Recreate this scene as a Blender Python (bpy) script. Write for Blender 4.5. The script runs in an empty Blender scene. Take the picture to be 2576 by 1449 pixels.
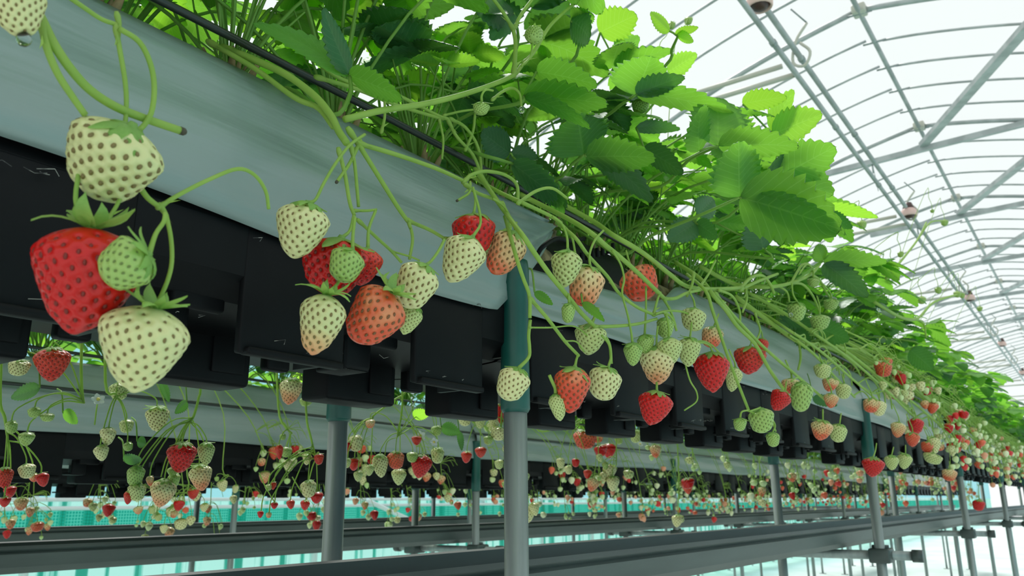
import bpy, math, random
import numpy as np
from mathutils import Matrix, Vector
random.seed(7); rng = np.random.default_rng(7)
scene = bpy.context.scene
COL = scene.collection

# ------------------------------------------------------------ camera, sky, sun, exposure
W, H, FPX = 2576.0, 1449.0, 2020.0
PITCH, PSI, ROLL = math.radians(14.940), math.radians(35.7175), math.radians(0.4)
FWD = np.array([-math.sin(PSI)*math.cos(PITCH), math.cos(PSI)*math.cos(PITCH), math.sin(PITCH)])
R0 = np.array([math.cos(PSI), math.sin(PSI), 0.0]); U0 = np.cross(R0, FWD)
RIGHT = math.cos(ROLL)*R0 - math.sin(ROLL)*U0
UP = math.sin(ROLL)*R0 + math.cos(ROLL)*U0
cam_data = bpy.data.cameras.new('camera'); cam = bpy.data.objects.new('camera', cam_data); COL.objects.link(cam)
CAMZ = 0.95                      # height of the lens over the floor
M = Matrix(((RIGHT[0], UP[0], -FWD[0], 0), (RIGHT[1], UP[1], -FWD[1], 0), (RIGHT[2], UP[2], -FWD[2], CAMZ), (0, 0, 0, 1)))
cam.matrix_world = M
cam_data.sensor_width = 36.0; cam_data.lens = 36.0*FPX/W; cam_data.clip_start = 0.02; cam_data.clip_end = 200
cam_data.dof.use_dof = True; cam_data.dof.focus_distance = 0.72; cam_data.dof.aperture_fstop = 17.0
scene.camera = cam

world = bpy.data.worlds.new('overcast_sky'); scene.world = world; world.use_nodes = True
bg = world.node_tree.nodes['Background']; bg.inputs['Color'].default_value = (0.96, 1.0, 0.988, 1); bg.inputs['Strength'].default_value = 1.05
sun_d = bpy.data.lights.new('hazy_sun', 'SUN'); sun = bpy.data.objects.new('hazy_sun', sun_d); COL.objects.link(sun)
sun_d.energy = 3.3; sun_d.angle = math.radians(16); sun_d.color = (1.0, 0.98, 0.93)
_sd = Vector((-0.35, 0.40, 0.85)).normalized()
sun.rotation_euler = _sd.to_track_quat('Z', 'Y').to_euler(); sun.location = (0, 0, 8)
vs = scene.view_settings; vs.view_transform = 'Standard'; vs.look = 'None'; vs.gamma = 1.0; vs.exposure = 0.0
vs.use_curve_mapping = False
cy = scene.cycles
cy.max_bounces = 6; cy.diffuse_bounces = 3; cy.glossy_bounces = 2; cy.transmission_bounces = 4; cy.transparent_max_bounces = 10
cy.caustics_reflective = False; cy.caustics_refractive = False

# ------------------------------------------------------------ points of the place
def P3(x, y, z): return np.array([x, y, z+CAMZ])     # heights are counted from the lens, the floor is at -0.95
def ray(px, py): return FWD + RIGHT*(px-W/2)/FPX + UP*(H/2-py)/FPX
def onX(px, py, X):
    d = ray(px, py); p = d*(X/d[0]); p[2] += CAMZ; return p
def atF(px, py, F):
    p = ray(px, py)*F; p[2] += CAMZ; return p
def proj(p):
    q = np.array([p[0], p[1], p[2]-CAMZ]); z = q @ FWD
    if z < 0.03: return (-9999, -9999, z)
    return (W/2+FPX*(q@RIGHT)/z, H/2-FPX*(q@UP)/z, z)

# ------------------------------------------------------------ helpers
def tag(o, label=None, cat=None, group=None, kind=None):
    if label: o['label'] = label
    if cat: o['category'] = cat
    if group: o['group'] = group
    if kind: o['kind'] = kind
    return o
def empty(name, loc=(0, 0, 0), parent=None):
    o = bpy.data.objects.new(name, None); o.location = tuple(loc); o.empty_display_size = 0.02; COL.objects.link(o)
    if parent is not None: o.parent = parent
    return o
class MB:
    """collects verts and faces (each face with a material slot), links ONE mesh object"""
    def __init__(s): s.v = []; s.f = []; s.m = []; s.n = 0; s.uv = []
    def add(s, v, f, m=0, uv=None):
        v = np.asarray(v, float); b = s.n
        s.v.append(v); s.n += len(v)
        s.uv.append(np.zeros((len(v), 2)) if uv is None else np.asarray(uv, float))
        for q in f: s.f.append(tuple(int(i)+b for i in q))
        s.m += [m]*len(f)
        return s
    def mesh(s, name, mats, smooth=True):
        me = bpy.data.meshes.new(name)
        v = np.concatenate(s.v) if s.v else np.zeros((0, 3))
        me.from_pydata(v.tolist(), [], s.f)
        for m in mats: me.materials.append(m)
        me.polygons.foreach_set('material_index', s.m)
        me.polygons.foreach_set('use_smooth', [smooth]*len(s.f))
        uvl = me.uv_layers.new(name='uv'); uvs = np.concatenate(s.uv)
        li = np.empty(len(me.loops), dtype=np.int32); me.loops.foreach_get('vertex_index', li)
        uvl.data.foreach_set('uv', uvs[li].ravel())
        me.update(); return me
    def build(s, name, mats, parent=None, smooth=True, loc=None):
        if not isinstance(mats, (list, tuple)): mats = [mats]
        me = s.mesh(name, mats, smooth)
        o = bpy.data.objects.new(name, me); COL.objects.link(o)
        if loc is not None: o.location = tuple(loc)
        if parent is not None: o.parent = parent
        return o
def inst(name, me, parent=None, mat=None):
    o = bpy.data.objects.new(name, me); COL.objects.link(o)
    if parent is not None: o.parent = parent
    if mat is not None: o.matrix_local = mat
    return o
def box(mb, x0, x1, y0, y1, z0, z1, m=0, bev=0.0):
    xs, ys, zs = sorted((x0, x1)), sorted((y0, y1)), sorted((z0, z1))
    if bev <= 0:
        v = [(x, y, z) for z in zs for y in ys for x in xs]
        mb.add(v, [(0, 2, 3, 1), (4, 5, 7, 6), (0, 1, 5, 4), (2, 6, 7, 3), (0, 4, 6, 2), (1, 3, 7, 5)], m)
    else:      # rounded edges: superellipse rings stacked
        cx, cyy = sum(xs)/2, sum(ys)/2; hx, hy = (xs[1]-xs[0])/2, (ys[1]-ys[0])/2
        rings = [(zs[0], bev), (zs[0]+bev*.3, bev*.3), (zs[0]+bev, 0), (zs[1]-bev, 0), (zs[1]-bev*.3, bev*.3), (zs[1], bev)]
        v = []
        for z, ins in rings:
            for k in range(4):
                sx, sy = ((1, 1), (-1, 1), (-1, -1), (1, -1))[k]
                for a in (0, 45, 90):
                    t = math.radians(a+90*k)
                    v.append((cx+sx*(hx-bev)+(bev-ins)*math.cos(t), cyy+sy*(hy-bev)+(bev-ins)*math.sin(t), z))
        f = []
        n = 12
        for r in range(len(rings)-1):
            for i in range(n):
                j = (i+1) % n; f.append((r*n+i, r*n+j, (r+1)*n+j, (r+1)*n+i))
        f.append(tuple(range(n-1, -1, -1))); f.append(tuple((len(rings)-1)*n+i for i in range(n)))
        mb.add(v, f, m)
def smooth_path(pts, sub=4):
    pts = np.asarray(pts, float)
    if len(pts) < 3 or sub <= 1: return pts
    P = np.vstack([2*pts[0]-pts[1], pts, 2*pts[-1]-pts[-2]]); out = []
    for i in range(1, len(P)-2):
        p0, p1, p2, p3 = P[i-1], P[i], P[i+1], P[i+2]
        for k in range(sub):
            t = k/sub
            out.append(.5*((2*p1)+(-p0+p2)*t+(2*p0-5*p1+4*p2-p3)*t*t+(-p0+3*p1-3*p2+p3)*t**3))
    out.append(P[-2]); return np.array(out)
def tube(mb, pts, r, n=8, m=0, caps=True, sub=4):
    pts = np.asarray(pts, float); k0 = len(pts)
    rr = np.full(k0, float(r)) if np.isscalar(r) else np.asarray(r, float)
    q = smooth_path(np.hstack([pts, rr[:, None]]), sub); p, rr = q[:, :3], np.maximum(q[:, 3], 1e-5)
    K = len(p); t = np.gradient(p, axis=0); t /= np.linalg.norm(t, axis=1)[:, None]+1e-12
    up = np.array([0, 0, 1.0]) if abs(t[0][2]) < .9 else np.array([1.0, 0, 0])
    a = np.cross(t[0], up); a /= np.linalg.norm(a); v = []; uv = []
    ang = np.arange(n)*2*math.pi/n
    for i in range(K):
        a = a - t[i]*np.dot(a, t[i]); a /= np.linalg.norm(a)+1e-12; b = np.cross(t[i], a)
        v.append(p[i]+rr[i]*(np.cos(ang)[:, None]*a+np.sin(ang)[:, None]*b))
    f = [(i*n+j, i*n+(j+1) % n, (i+1)*n+(j+1) % n, (i+1)*n+j) for i in range(K-1) for j in range(n)]
    if caps: f += [tuple(range(n-1, -1, -1)), tuple((K-1)*n+j for j in range(n))]
    mb.add(np.concatenate(v), f, m)
def grid_faces(nu, nv, wrap=False):
    f = []
    for i in range(nu-1):
        for j in range(nv if wrap else nv-1):
            k = (j+1) % nv; f.append((i*nv+j, i*nv+k, (i+1)*nv+k, (i+1)*nv+j))
    return f
def frame(o, x, y, z, s=1.0):
    """matrix with given axes (columns) scaled"""
    s = (s, s, s) if np.isscalar(s) else s
    return Matrix(((x[0]*s[0], y[0]*s[1], z[0]*s[2], o[0]), (x[1]*s[0], y[1]*s[1], z[1]*s[2], o[1]), (x[2]*s[0], y[2]*s[1], z[2]*s[2], o[2]), (0, 0, 0, 1)))
def unit(v): v = np.asarray(v, float); return v/(np.linalg.norm(v)+1e-12)

# ------------------------------------------------------------ materials
def mat(name, color, rough=.6, metal=0.0, spec=.5, coat=0.0):
    m = bpy.data.materials.new(name); m.use_nodes = True; b = m.node_tree.nodes['Principled BSDF']
    b.inputs['Base Color'].default_value = (*color, 1); b.inputs['Roughness'].default_value = rough
    b.inputs['Metallic'].default_value = metal; b.inputs['Specular IOR Level'].default_value = spec
    b.inputs['Coat Weight'].default_value = coat
    return m
def N(m, t, **kw):
    n = m.node_tree.nodes.new(t)
    for k, v in kw.items():
        if k in n.inputs: n.inputs[k].default_value = v
        else: setattr(n, k, v)
    return n
def L(m, a, b): m.node_tree.links.new(a, b)
def mixc(m, fac, a, b, blend='MIX'):
    n = m.node_tree.nodes.new('ShaderNodeMix'); n.data_type = 'RGBA'; n.blend_type = blend
    for i, s in ((0, fac), (6, a), (7, b)):
        if hasattr(s, 'links'): L(m, s, n.inputs[i])
        else: n.inputs[i].default_value = s if i == 0 else (*s, 1)
    return n.outputs[2]
def mathn(m, op, a, b=0.0, c=0.0):
    n = m.node_tree.nodes.new('ShaderNodeMath'); n.operation = op
    for i, s in enumerate((a, b, c)):
        if hasattr(s, 'links'): L(m, s, n.inputs[i])
        else: n.inputs[i].default_value = s
    return n.outputs[0]
def noisy(m, c1, c2, scale=8.0, stretch=(1, 1, 1), lo=.4, hi=.6, coords='Object', bump=0.0):
    """two-tone procedural weathering on a material"""
    b = m.node_tree.nodes['Principled BSDF']
    tc = N(m, 'ShaderNodeTexCoord'); mp = N(m, 'ShaderNodeMapping'); mp.inputs['Scale'].default_value = stretch
    L(m, tc.outputs[coords], mp.inputs['Vector'])
    nz = N(m, 'ShaderNodeTexNoise', Scale=scale, Detail=5.0); L(m, mp.outputs[0], nz.inputs['Vector'])
    mr = N(m, 'ShaderNodeMapRange'); mr.inputs[1].default_value = lo; mr.inputs[2].default_value = hi
    L(m, nz.outputs['Fac'], mr.inputs[0])
    L(m, mixc(m, mr.outputs[0], c1, c2), b.inputs['Base Color'])
    if bump:
        bp = N(m, 'ShaderNodeBump', Strength=bump, Distance=.002); L(m, nz.outputs['Fac'], bp.inputs['Height']); L(m, bp.outputs[0], b.inputs['Normal'])
    return m

def leaf_material(name, top, trans, under, rough=.45, tw=.5):
    m = bpy.data.materials.new(name); m.use_nodes = True; nt = m.node_tree; b = nt.nodes['Principled BSDF']; out = nt.nodes['Material Output']
    uv = N(m, 'ShaderNodeUVMap'); sx = N(m, 'ShaderNodeSeparateXYZ'); L(m, uv.outputs[0], sx.inputs[0])
    av = mathn(m, 'ABSOLUTE', mathn(m, 'SUBTRACT', sx.outputs[1], .5))
    ph = mathn(m, 'MULTIPLY', mathn(m, 'SUBTRACT', sx.outputs[0], mathn(m, 'MULTIPLY', av, .55)), 9.0)
    fr = mathn(m, 'ABSOLUTE', mathn(m, 'SUBTRACT', mathn(m, 'FRACT', ph), .5))
    v1 = mathn(m, 'LESS_THAN', fr, .055); v2 = mathn(m, 'LESS_THAN', av, .012)
    vein = mathn(m, 'MAXIMUM', v1, v2)
    nz = N(m, 'ShaderNodeTexNoise', Scale=30.0, Detail=3.0)
    oi = N(m, 'ShaderNodeObjectInfo')
    hue = N(m, 'ShaderNodeHueSaturation'); hue.inputs['Hue'].default_value = .5
    L(m, mathn(m, 'ADD', mathn(m, 'MULTIPLY', oi.outputs['Random'], .5), .75), hue.inputs['Value'])
    geo = N(m, 'ShaderNodeNewGeometry')
    c = mixc(m, geo.outputs['Backfacing'], top, under)
    c = mixc(m, mathn(m, 'MULTIPLY', vein, .35), c, (under[0]*1.5+.05, under[1]*1.3+.05, under[2]*1.2+.02))
    c = mixc(m, mathn(m, 'MULTIPLY', nz.outputs['Fac'], .35), c, (c0 := (top[0]*.55, top[1]*.65, top[2]*.6)))
    L(m, c, hue.inputs['Color']); L(m, hue.outputs[0], b.inputs['Base Color'])
    b.inputs['Roughness'].default_value = rough; b.inputs['Specular IOR Level'].default_value = .4
    tr = N(m, 'ShaderNodeBsdfTranslucent'); h2 = N(m, 'ShaderNodeHueSaturation')
    L(m, mathn(m, 'ADD', mathn(m, 'MULTIPLY', oi.outputs['Random'], .5), .75), h2.inputs['Value'])
    L(m, mixc(m, mathn(m, 'MULTIPLY', vein, .45), trans, (trans[0]*1.15, trans[1]*1.05, trans[2]*2.2)), h2.inputs['Color'])
    L(m, h2.outputs[0], tr.inputs['Color'])
    bp = N(m, 'ShaderNodeBump', Strength=.5, Distance=.0012); L(m, vein, bp.inputs['Height']); L(m, bp.outputs[0], b.inputs['Normal'])
    mx = N(m, 'ShaderNodeMixShader'); mx.inputs[0].default_value = tw
    L(m, b.outputs[0], mx.inputs[1]); L(m, tr.outputs[0], mx.inputs[2]); L(m, mx.outputs[0], out.inputs['Surface'])
    return m
def soft_material(name, col, trans, tw=.35, rough=.5):
    m = mat(name, col, rough, spec=.35); nt = m.node_tree; b = nt.nodes['Principled BSDF']
    tc = N(m, 'ShaderNodeTexCoord'); nz = N(m, 'ShaderNodeTexNoise', Scale=40.0); L(m, tc.outputs['Object'], nz.inputs['Vector'])
    L(m, mixc(m, nz.outputs['Fac'], (col[0]*.7, col[1]*.8, col[2]*.7), (min(1, col[0]*1.3), min(1, col[1]*1.15), col[2]*1.3)), b.inputs['Base Color'])
    tr = N(m, 'ShaderNodeBsdfTranslucent'); tr.inputs[0].default_value = (*trans, 1)
    mx = N(m, 'ShaderNodeMixShader'); mx.inputs[0].default_value = tw
    L(m, b.outputs[0], mx.inputs[1]); L(m, tr.outputs[0], mx.inputs[2]); L(m, mx.outputs[0], nt.nodes['Material Output'].inputs['Surface'])
    return m
LEAF = leaf_material('leaf_green', (.055, .18, .04), (.25, .60, .045), (.15, .36, .08), tw=.58)
YOUNG_LIT = leaf_material('leaf_young_or_lit', (.12, .30, .04), (.40, .80, .05), (.20, .45, .09), tw=.6)  # young leaves, and backlit ones with the light put into their colour
DARK = leaf_material('leaf_dark_or_shaded', (.035, .12, .045), (.13, .40, .035), (.06, .16, .07), rough=.4, tw=.3)  # darker leaf copy, shade on the leaves painted into the colour
STEM = soft_material('stalk_green', (.33, .50, .10), (.50, .74, .14), .35)
STEMD = soft_material('petiole_green', (.21, .40, .07), (.34, .60, .10), .3)
CALYX = soft_material('calyx_green', (.24, .44, .10), (.45, .70, .15), .35)
BUDM = soft_material('green_fruit', (.30, .48, .13), (.4, .6, .15), .2)
CUT = mat('dried_cut_end', (.06, .055, .035), .8)
BROWN = noisy(mat('dry_crown_scales', (.25, .18, .09), .9), (.30, .22, .11), (.12, .09, .04), 60)
PETAL = mat('white_petal', (.85, .88, .85), .5); YOLK = mat('flower_centre', (.75, .65, .12), .6)

def flesh_material():
    m = mat('strawberry_flesh', (.8, .8, .5), .42, spec=.28, coat=.4); b = m.node_tree.nodes['Principled BSDF']
    b.inputs['Coat Roughness'].default_value = .13
    oi = N(m, 'ShaderNodeObjectInfo'); sp = N(m, 'ShaderNodeSeparateColor'); L(m, oi.outputs['Color'], sp.inputs[0])
    uv = N(m, 'ShaderNodeUVMap'); sx = N(m, 'ShaderNodeSeparateXYZ'); L(m, uv.outputs[0], sx.inputs[0])
    tc = N(m, 'ShaderNodeTexCoord'); nz = N(m, 'ShaderNodeTexNoise', Scale=2.2, Detail=2.0); L(m, tc.outputs['Object'], nz.inputs['Vector'])
    pale = mixc(m, sp.outputs[1], (.73, .70, .34), (.36, .52, .13))
    # ripeness: R sets the level, B how much redder the tip is than the shoulder
    t = mathn(m, 'ADD', mathn(m, 'MULTIPLY', mathn(m, 'SUBTRACT', sx.outputs[0], .45), sp.outputs[2]), sp.outputs[0])
    t = mathn(m, 'ADD', t, mathn(m, 'MULTIPLY', mathn(m, 'MULTIPLY', mathn(m, 'SUBTRACT', nz.outputs['Fac'], .5), .5), mathn(m, 'MINIMUM', mathn(m, 'MULTIPLY', sp.outputs[0], 3.0), 1.0)))
    ramp = N(m, 'ShaderNodeValToRGB'); L(m, t, ramp.inputs[0]); e = ramp.color_ramp.elements
    e[0].position = .18; e[0].color = (0, 0, 0, 1); e[1].position = .95; e[1].color = (1, 1, 1, 1)
    red = mixc(m, ramp.outputs[0], (.88, .19, .07), (.62, .006, .005))
    r2 = N(m, 'ShaderNodeMapRange'); r2.inputs[1].default_value = .12; r2.inputs[2].default_value = .5; L(m, t, r2.inputs[0])
    c = mixc(m, r2.outputs[0], pale, red)
    L(m, c, b.inputs['Base Color'])
    tr = N(m, 'ShaderNodeBsdfTranslucent'); L(m, c, tr.inputs[0])
    mx = N(m, 'ShaderNodeMixShader'); mx.inputs[0].default_value = .12
    L(m, b.outputs[0], mx.inputs[1]); L(m, tr.outputs[0], mx.inputs[2]); L(m, mx.outputs[0], m.node_tree.nodes['Material Output'].inputs['Surface'])
    return m
def seed_material():
    m = mat('strawberry_seed', (.2, .12, .03), .5); b = m.node_tree.nodes['Principled BSDF']
    oi = N(m, 'ShaderNodeObjectInfo'); sp = N(m, 'ShaderNodeSeparateColor'); L(m, oi.outputs['Color'], sp.inputs[0])
    c = mixc(m, sp.outputs[1], (.19, .125, .035), (.14, .20, .04))
    r = N(m, 'ShaderNodeMapRange'); r.inputs[1].default_value = .25; r.inputs[2].default_value = .9; L(m, sp.outputs[0], r.inputs[0])
    L(m, mixc(m, r.outputs[0], c, (.20, .012, .005)), b.inputs['Base Color']); return m
FLESH = flesh_material(); SEED = seed_material()

def film_material():
    m = mat('grey_bed_film', (.3, .37, .35), .33, spec=.5)
    noisy(m, (.205, .265, .25), (.26, .325, .308), 1.2, (3, .5, 6), .3, .7, bump=.0)
    b = m.node_tree.nodes['Principled BSDF']
    tc = N(m, 'ShaderNodeTexCoord'); mp = N(m, 'ShaderNodeMapping'); mp.inputs['Scale'].default_value = (10, 1.2, 10); mp.inputs['Rotation'].default_value = (.12, 0, 0)
    L(m, tc.outputs['Object'], mp.inputs[0])
    nz = N(m, 'ShaderNodeTexNoise', Scale=4.0, Detail=3.0); L(m, mp.outputs[0], nz.inputs['Vector'])
    bp = N(m, 'ShaderNodeBump', Strength=.3, Distance=.01); L(m, nz.outputs['Fac'], bp.inputs['Height']); L(m, bp.outputs[0], b.inputs['Normal'])
    return m
FILM = film_material()
TRAY = noisy(mat('black_plastic', (.012, .013, .014),   .5, spec=.10), (.004, .0045, .005), (.009, .010, .011), 6, (1, 1, 1), .3, .7)
DUST = noisy(mat('root_dust', (.3, .3, .27), .95), (.34, .33, .30), (.05, .05, .05), 90, lo=.45, hi=.55)
WIRE = mat('black_drip_tube', (.012, .018, .014), .35)
GALV = noisy(mat('galvanised_steel', (.2, .23, .23), .42, metal=.35), (.24, .28, .275), (.34, .38, .37), 5, (14, 14, 1), .35, .65)
CHAN = noisy(mat('grey_drain_plastic', (.06, .075, .07), .42), (.03, .042, .039), (.06, .078, .073), 3, (3, 1, 8), .3, .7)
GREEN = noisy(mat('green_plastic', (.005, .075, .06), .4), (.004, .06, .05), (.008, .09, .07), 9)
ROOFT = noisy(mat('pale_roof_pipe', (.52, .56, .55), .5, metal=.2), (.33, .36, .355), (.44, .47, .465), 8)
BEIGE = mat('beige_steel', (.50, .50, .42), .5)
WHITE = noisy(mat('white_ground_sheet', (.78, .84, .82), .8), (.56, .65, .62), (.68, .75, .73), 1.5)
WPOST = mat('white_painted_steel', (.75, .80, .80), .5)
LAMPD = mat('lamp_socket', (.06, .025, .02), .4); LAMPP = mat('lamp_rim', (.75, .5, .45), .5)
def clear_film(name, tint, diff, fac, stripes=None):
    m = bpy.data.materials.new(name); m.use_nodes = True; nt = m.node_tree; b = nt.nodes['Principled BSDF']
    b.inputs['Base Color'].default_value = (*diff, 1); b.inputs['Roughness'].default_value = .35
    t = N(m, 'ShaderNodeBsdfTransparent'); t.inputs[0].default_value = (*tint, 1)
    mx = N(m, 'ShaderNodeMixShader'); mx.inputs[0].default_value = fac
    L(m, t.outputs[0], mx.inputs[1]); L(m, b.outputs[0], mx.inputs[2]); L(m, mx.outputs[0], nt.nodes['Material Output'].inputs['Surface'])
    if stripes:
        tc = N(m, 'ShaderNodeTexCoord'); mp = N(m, 'ShaderNodeMapping'); mp.inputs['Scale'].default_value = (1, 1, .02); L(m, tc.outputs['Object'], mp.inputs[0])
        nz = N(m, 'ShaderNodeTexNoise', Scale=14.0, Detail=4.0); L(m, mp.outputs[0], nz.inputs['Vector'])
        r = N(m, 'ShaderNodeMapRange'); r.inputs[1].default_value = .54; r.inputs[2].default_value = .60; L(m, nz.outputs['Fac'], r.inputs[0])
        L(m, mixc(m, r.outputs[0], tint, stripes), t.inputs[0])
    return m
ROOFF = clear_film('clear_roof_film', (.97, .99, .99), (.8, .85, .85), .08)
WALLF = clear_film('clear_wall_film', (.60, .87, .91), (.8, .9, .9), .12)
SKIRT = clear_film('mint_skirt_film', (.72, .97, .92), (.5, .8, .75), .12, stripes=(.13, .58, .48))
def net_material():
    m = bpy.data.materials.new('turquoise_net'); m.use_nodes = True; nt = m.node_tree; b = nt.nodes['Principled BSDF']
    b.inputs['Base Color'].default_value = (.015, .36, .27, 1); b.inputs['Roughness'].default_value = .7
    tl = N(m, 'ShaderNodeBsdfTranslucent'); tl.inputs[0].default_value = (.015, .42, .32, 1)
    tc = N(m, 'ShaderNodeTexCoord'); s = N(m, 'ShaderNodeSeparateXYZ'); L(m, tc.outputs['Object'], s.inputs[0])
    a = mathn(m, 'LESS_THAN', mathn(m, 'FRACT', mathn(m, 'MULTIPLY', s.outputs[1], 62.0)), .28)
    c = mathn(m, 'LESS_THAN', mathn(m, 'FRACT', mathn(m, 'MULTIPLY', s.outputs[2], 62.0)), .28)
    g = mathn(m, 'MAXIMUM', a, c)
    t = N(m, 'ShaderNodeBsdfTransparent'); t.inputs[0].default_value = (.20, .66, .56, 1)
    m1 = N(m, 'ShaderNodeMixShader'); m1.inputs[0].default_value = .6; L(m, b.outputs[0], m1.inputs[1]); L(m, tl.outputs[0], m1.inputs[2])
    mx = N(m, 'ShaderNodeMixShader'); L(m, g, mx.inputs[0]); L(m, m1.outputs[0], mx.inputs[1]); L(m, t.outputs[0], mx.inputs[2])
    L(m, mx.outputs[0], nt.nodes['Material Output'].inputs['Surface']); return m
NET = net_material()

# ------------------------------------------------------------ the greenhouse
ORD = ['nearest', 'second', 'third', 'fourth', 'fifth', 'sixth', 'seventh', 'eighth', 'ninth', 'tenth', 'eleventh', 'twelfth', 'thirteenth', 'fourteenth', 'fifteenth', 'sixteenth', 'seventeenth', 'eighteenth', 'nineteenth', 'twentieth']
XR, ZR, XL, XE = -.865, 3.2, -4.6, 2.9          # ridge, left wall, right wall
ZE = 1.15                                        # eaves over the lens height
mb = MB(); box(mb, XL-.3, XE+.3, -3, 45, -1.0, -.95); 
fl = mb.build('floor', WHITE, smooth=False, loc=(0, 0, CAMZ)); tag(fl, kind='structure')
def roof_profile(side, n=14):
    """points (X,Z) from the ridge down to the eaves, an arched hoop"""
    xe = XL if side < 0 else XE; out = []
    for i in range(n+1):
        t = i/n; x = XR+(xe-XR)*t
        z = ZE+(ZR-ZE)*(1-t**1.75)*(1-.05*math.sin(math.pi*t))+.0
        z = ZR-(ZR-ZE)*(.32*t+.68*t**2.3)
        out.append((x, z))
    return out
def quadstrip(mb, prof, y0, y1, m=0):
    v = []
    for x, z in prof: v += [(x, y0, z), (x, y1, z)]
    mb.add(v, [(2*i, 2*i+1, 2*i+3, 2*i+2) for i in range(len(prof)-1)], m)
mb = MB()
for s in (-1, 1): quadstrip(mb, [(x, z+.03) for x, z in roof_profile(s)], -3, 45)
tag(mb.build('ceiling', ROOFF, loc=(0, 0, CAMZ)), kind='structure')
Z0 = (0, 0, CAMZ)
mb = MB(); box(mb, XL-.02, XL-.01, -3, 45, .02, ZE+.03); tag(mb.build('wall_left', WALLF, loc=Z0), kind='structure')
mb = MB(); box(mb, XL-.035, XL-.025, -3, 45, -.95, .02); tag(mb.build('trim_1', SKIRT, loc=Z0), kind='structure')
mb = MB(); box(mb, XE+.02, XE+.03, -3, 45, -.95, ZE+.03); tag(mb.build('wall_right', WALLF, loc=Z0), kind='structure')
nt_ = MB()
nu = 240; v = []; ys = np.linspace(-1, 34, nu)
for y in ys:
    for z in (-.30, -.15, -.02): v.append((XL+.10+.006*math.sin(y*9), y, z+.004*math.sin(y*6)))
nt_.add(v, grid_faces(nu, 3))
tag(nt_.build('insect_net', NET, loc=Z0), 'long turquoise net stretched along the left greenhouse wall just above the lowest rails', 'net')
mb = MB()
for z in (.03, -.015): tube(mb, [(XL+.12, -1, z), (XL+.12, 34, z)], .011, 8, sub=1)
tag(mb.build('net_rail', WPOST, loc=Z0), 'thin white double rail along the top of the turquoise net', 'rail')
for k in range(26):
    mb = MB(); y = 1.1+k*.95; tube(mb, [(XL+.05, y, -.95), (XL+.05, y, ZE+.02)], .024 if k % 2 else .015, 8, sub=1)
    o = mb.build('wall_post', WPOST, loc=Z0)
    tag(o, '%s white wall post from the left behind the turquoise net' % ORD[k] if k < 14 else 'distant white wall post at the far end of the turquoise net', 'post', 'white wall posts')
mb = MB(); tube(mb, [(XL+.14, 4.35, .02), (XL+.14, 4.95, -.17)], .018, 8, sub=1)
tag(mb.build('diagonal_brace', WPOST, loc=Z0), 'white diagonal brace by the left wall, slanting across the turquoise net', 'brace')

# hoops: thin rafters and a stout truss every fifth
def rafter(y, side, r):
    mb = MB(); pr = roof_profile(side); off = .05 if r < .012 else .0
    pts = [(x, y, z) for x, z in pr]
    pts[0] = (XR+side*off, y, ZR-off*.3)
    tube(mb, pts, r, 8, sub=2); return mb
ORD2 = ['', 'first', 'second', 'third', 'fourth']
for k in range(-3, 46):
    y = 5.25+.432*k
    if y < 1.2: continue
    big = (k % 5 == 0)
    for side in (-1, 1):
        yy = y + (0.0 if big else (.03 if side > 0 else -.03))
        o = rafter(yy, side, .019 if big else .0095).build('roof_rafter', ROOFT, loc=Z0)
        sn = 'left' if side < 0 else 'right'
        if big: tag(o, 'stout roof rafter %s of the ridge, at the %s truss in view' % (sn, ORD[max(0, min(19, k//5+1))]), 'rafter', 'stout rafters')
        else: tag(o, '%s thin roof rafter %s of the ridge, beyond the %s truss' % (ORD2[k % 5], sn, ORD[max(0, min(19, k//5+1))]), 'rafter', 'thin rafters '+sn)
    # clip at the ridge
    mb = MB(); tube(mb, [(XR-.075, y-.02, ZR-.035), (XR+.075, y+.01, ZR-.025)], .008, 6, sub=1)
    tag(mb.build('ridge_clip', GALV, loc=Z0), 'small wire clip on the ridge pipe, %s hoop of the %s truss bay' % (ORD[k % 5] if k % 5 else 'truss', ORD[max(0, min(19, k//5+1))]), 'clip', 'ridge clips')
    if big and y > 2:
        mb = MB(); box(mb, XR-.045, XR+.045, y-.05, y+.05, ZR-.035, ZR+.03, bev=.012)
        tag(mb.build('ridge_joint', BEIGE, loc=Z0), 'pale ridge joint block of the %s truss' % ORD[max(0, min(19, k//5+1))], 'joint', 'ridge joints')
mb = MB(); tube(mb, [(XR, -2, ZR-.02), (XR, 30, ZR-.02)], .017, 10, sub=1)
tag(mb.build('ridge_pipe', ROOFT, loc=Z0), 'long grey ridge pipe running away under the roof', 'pipe')
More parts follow.
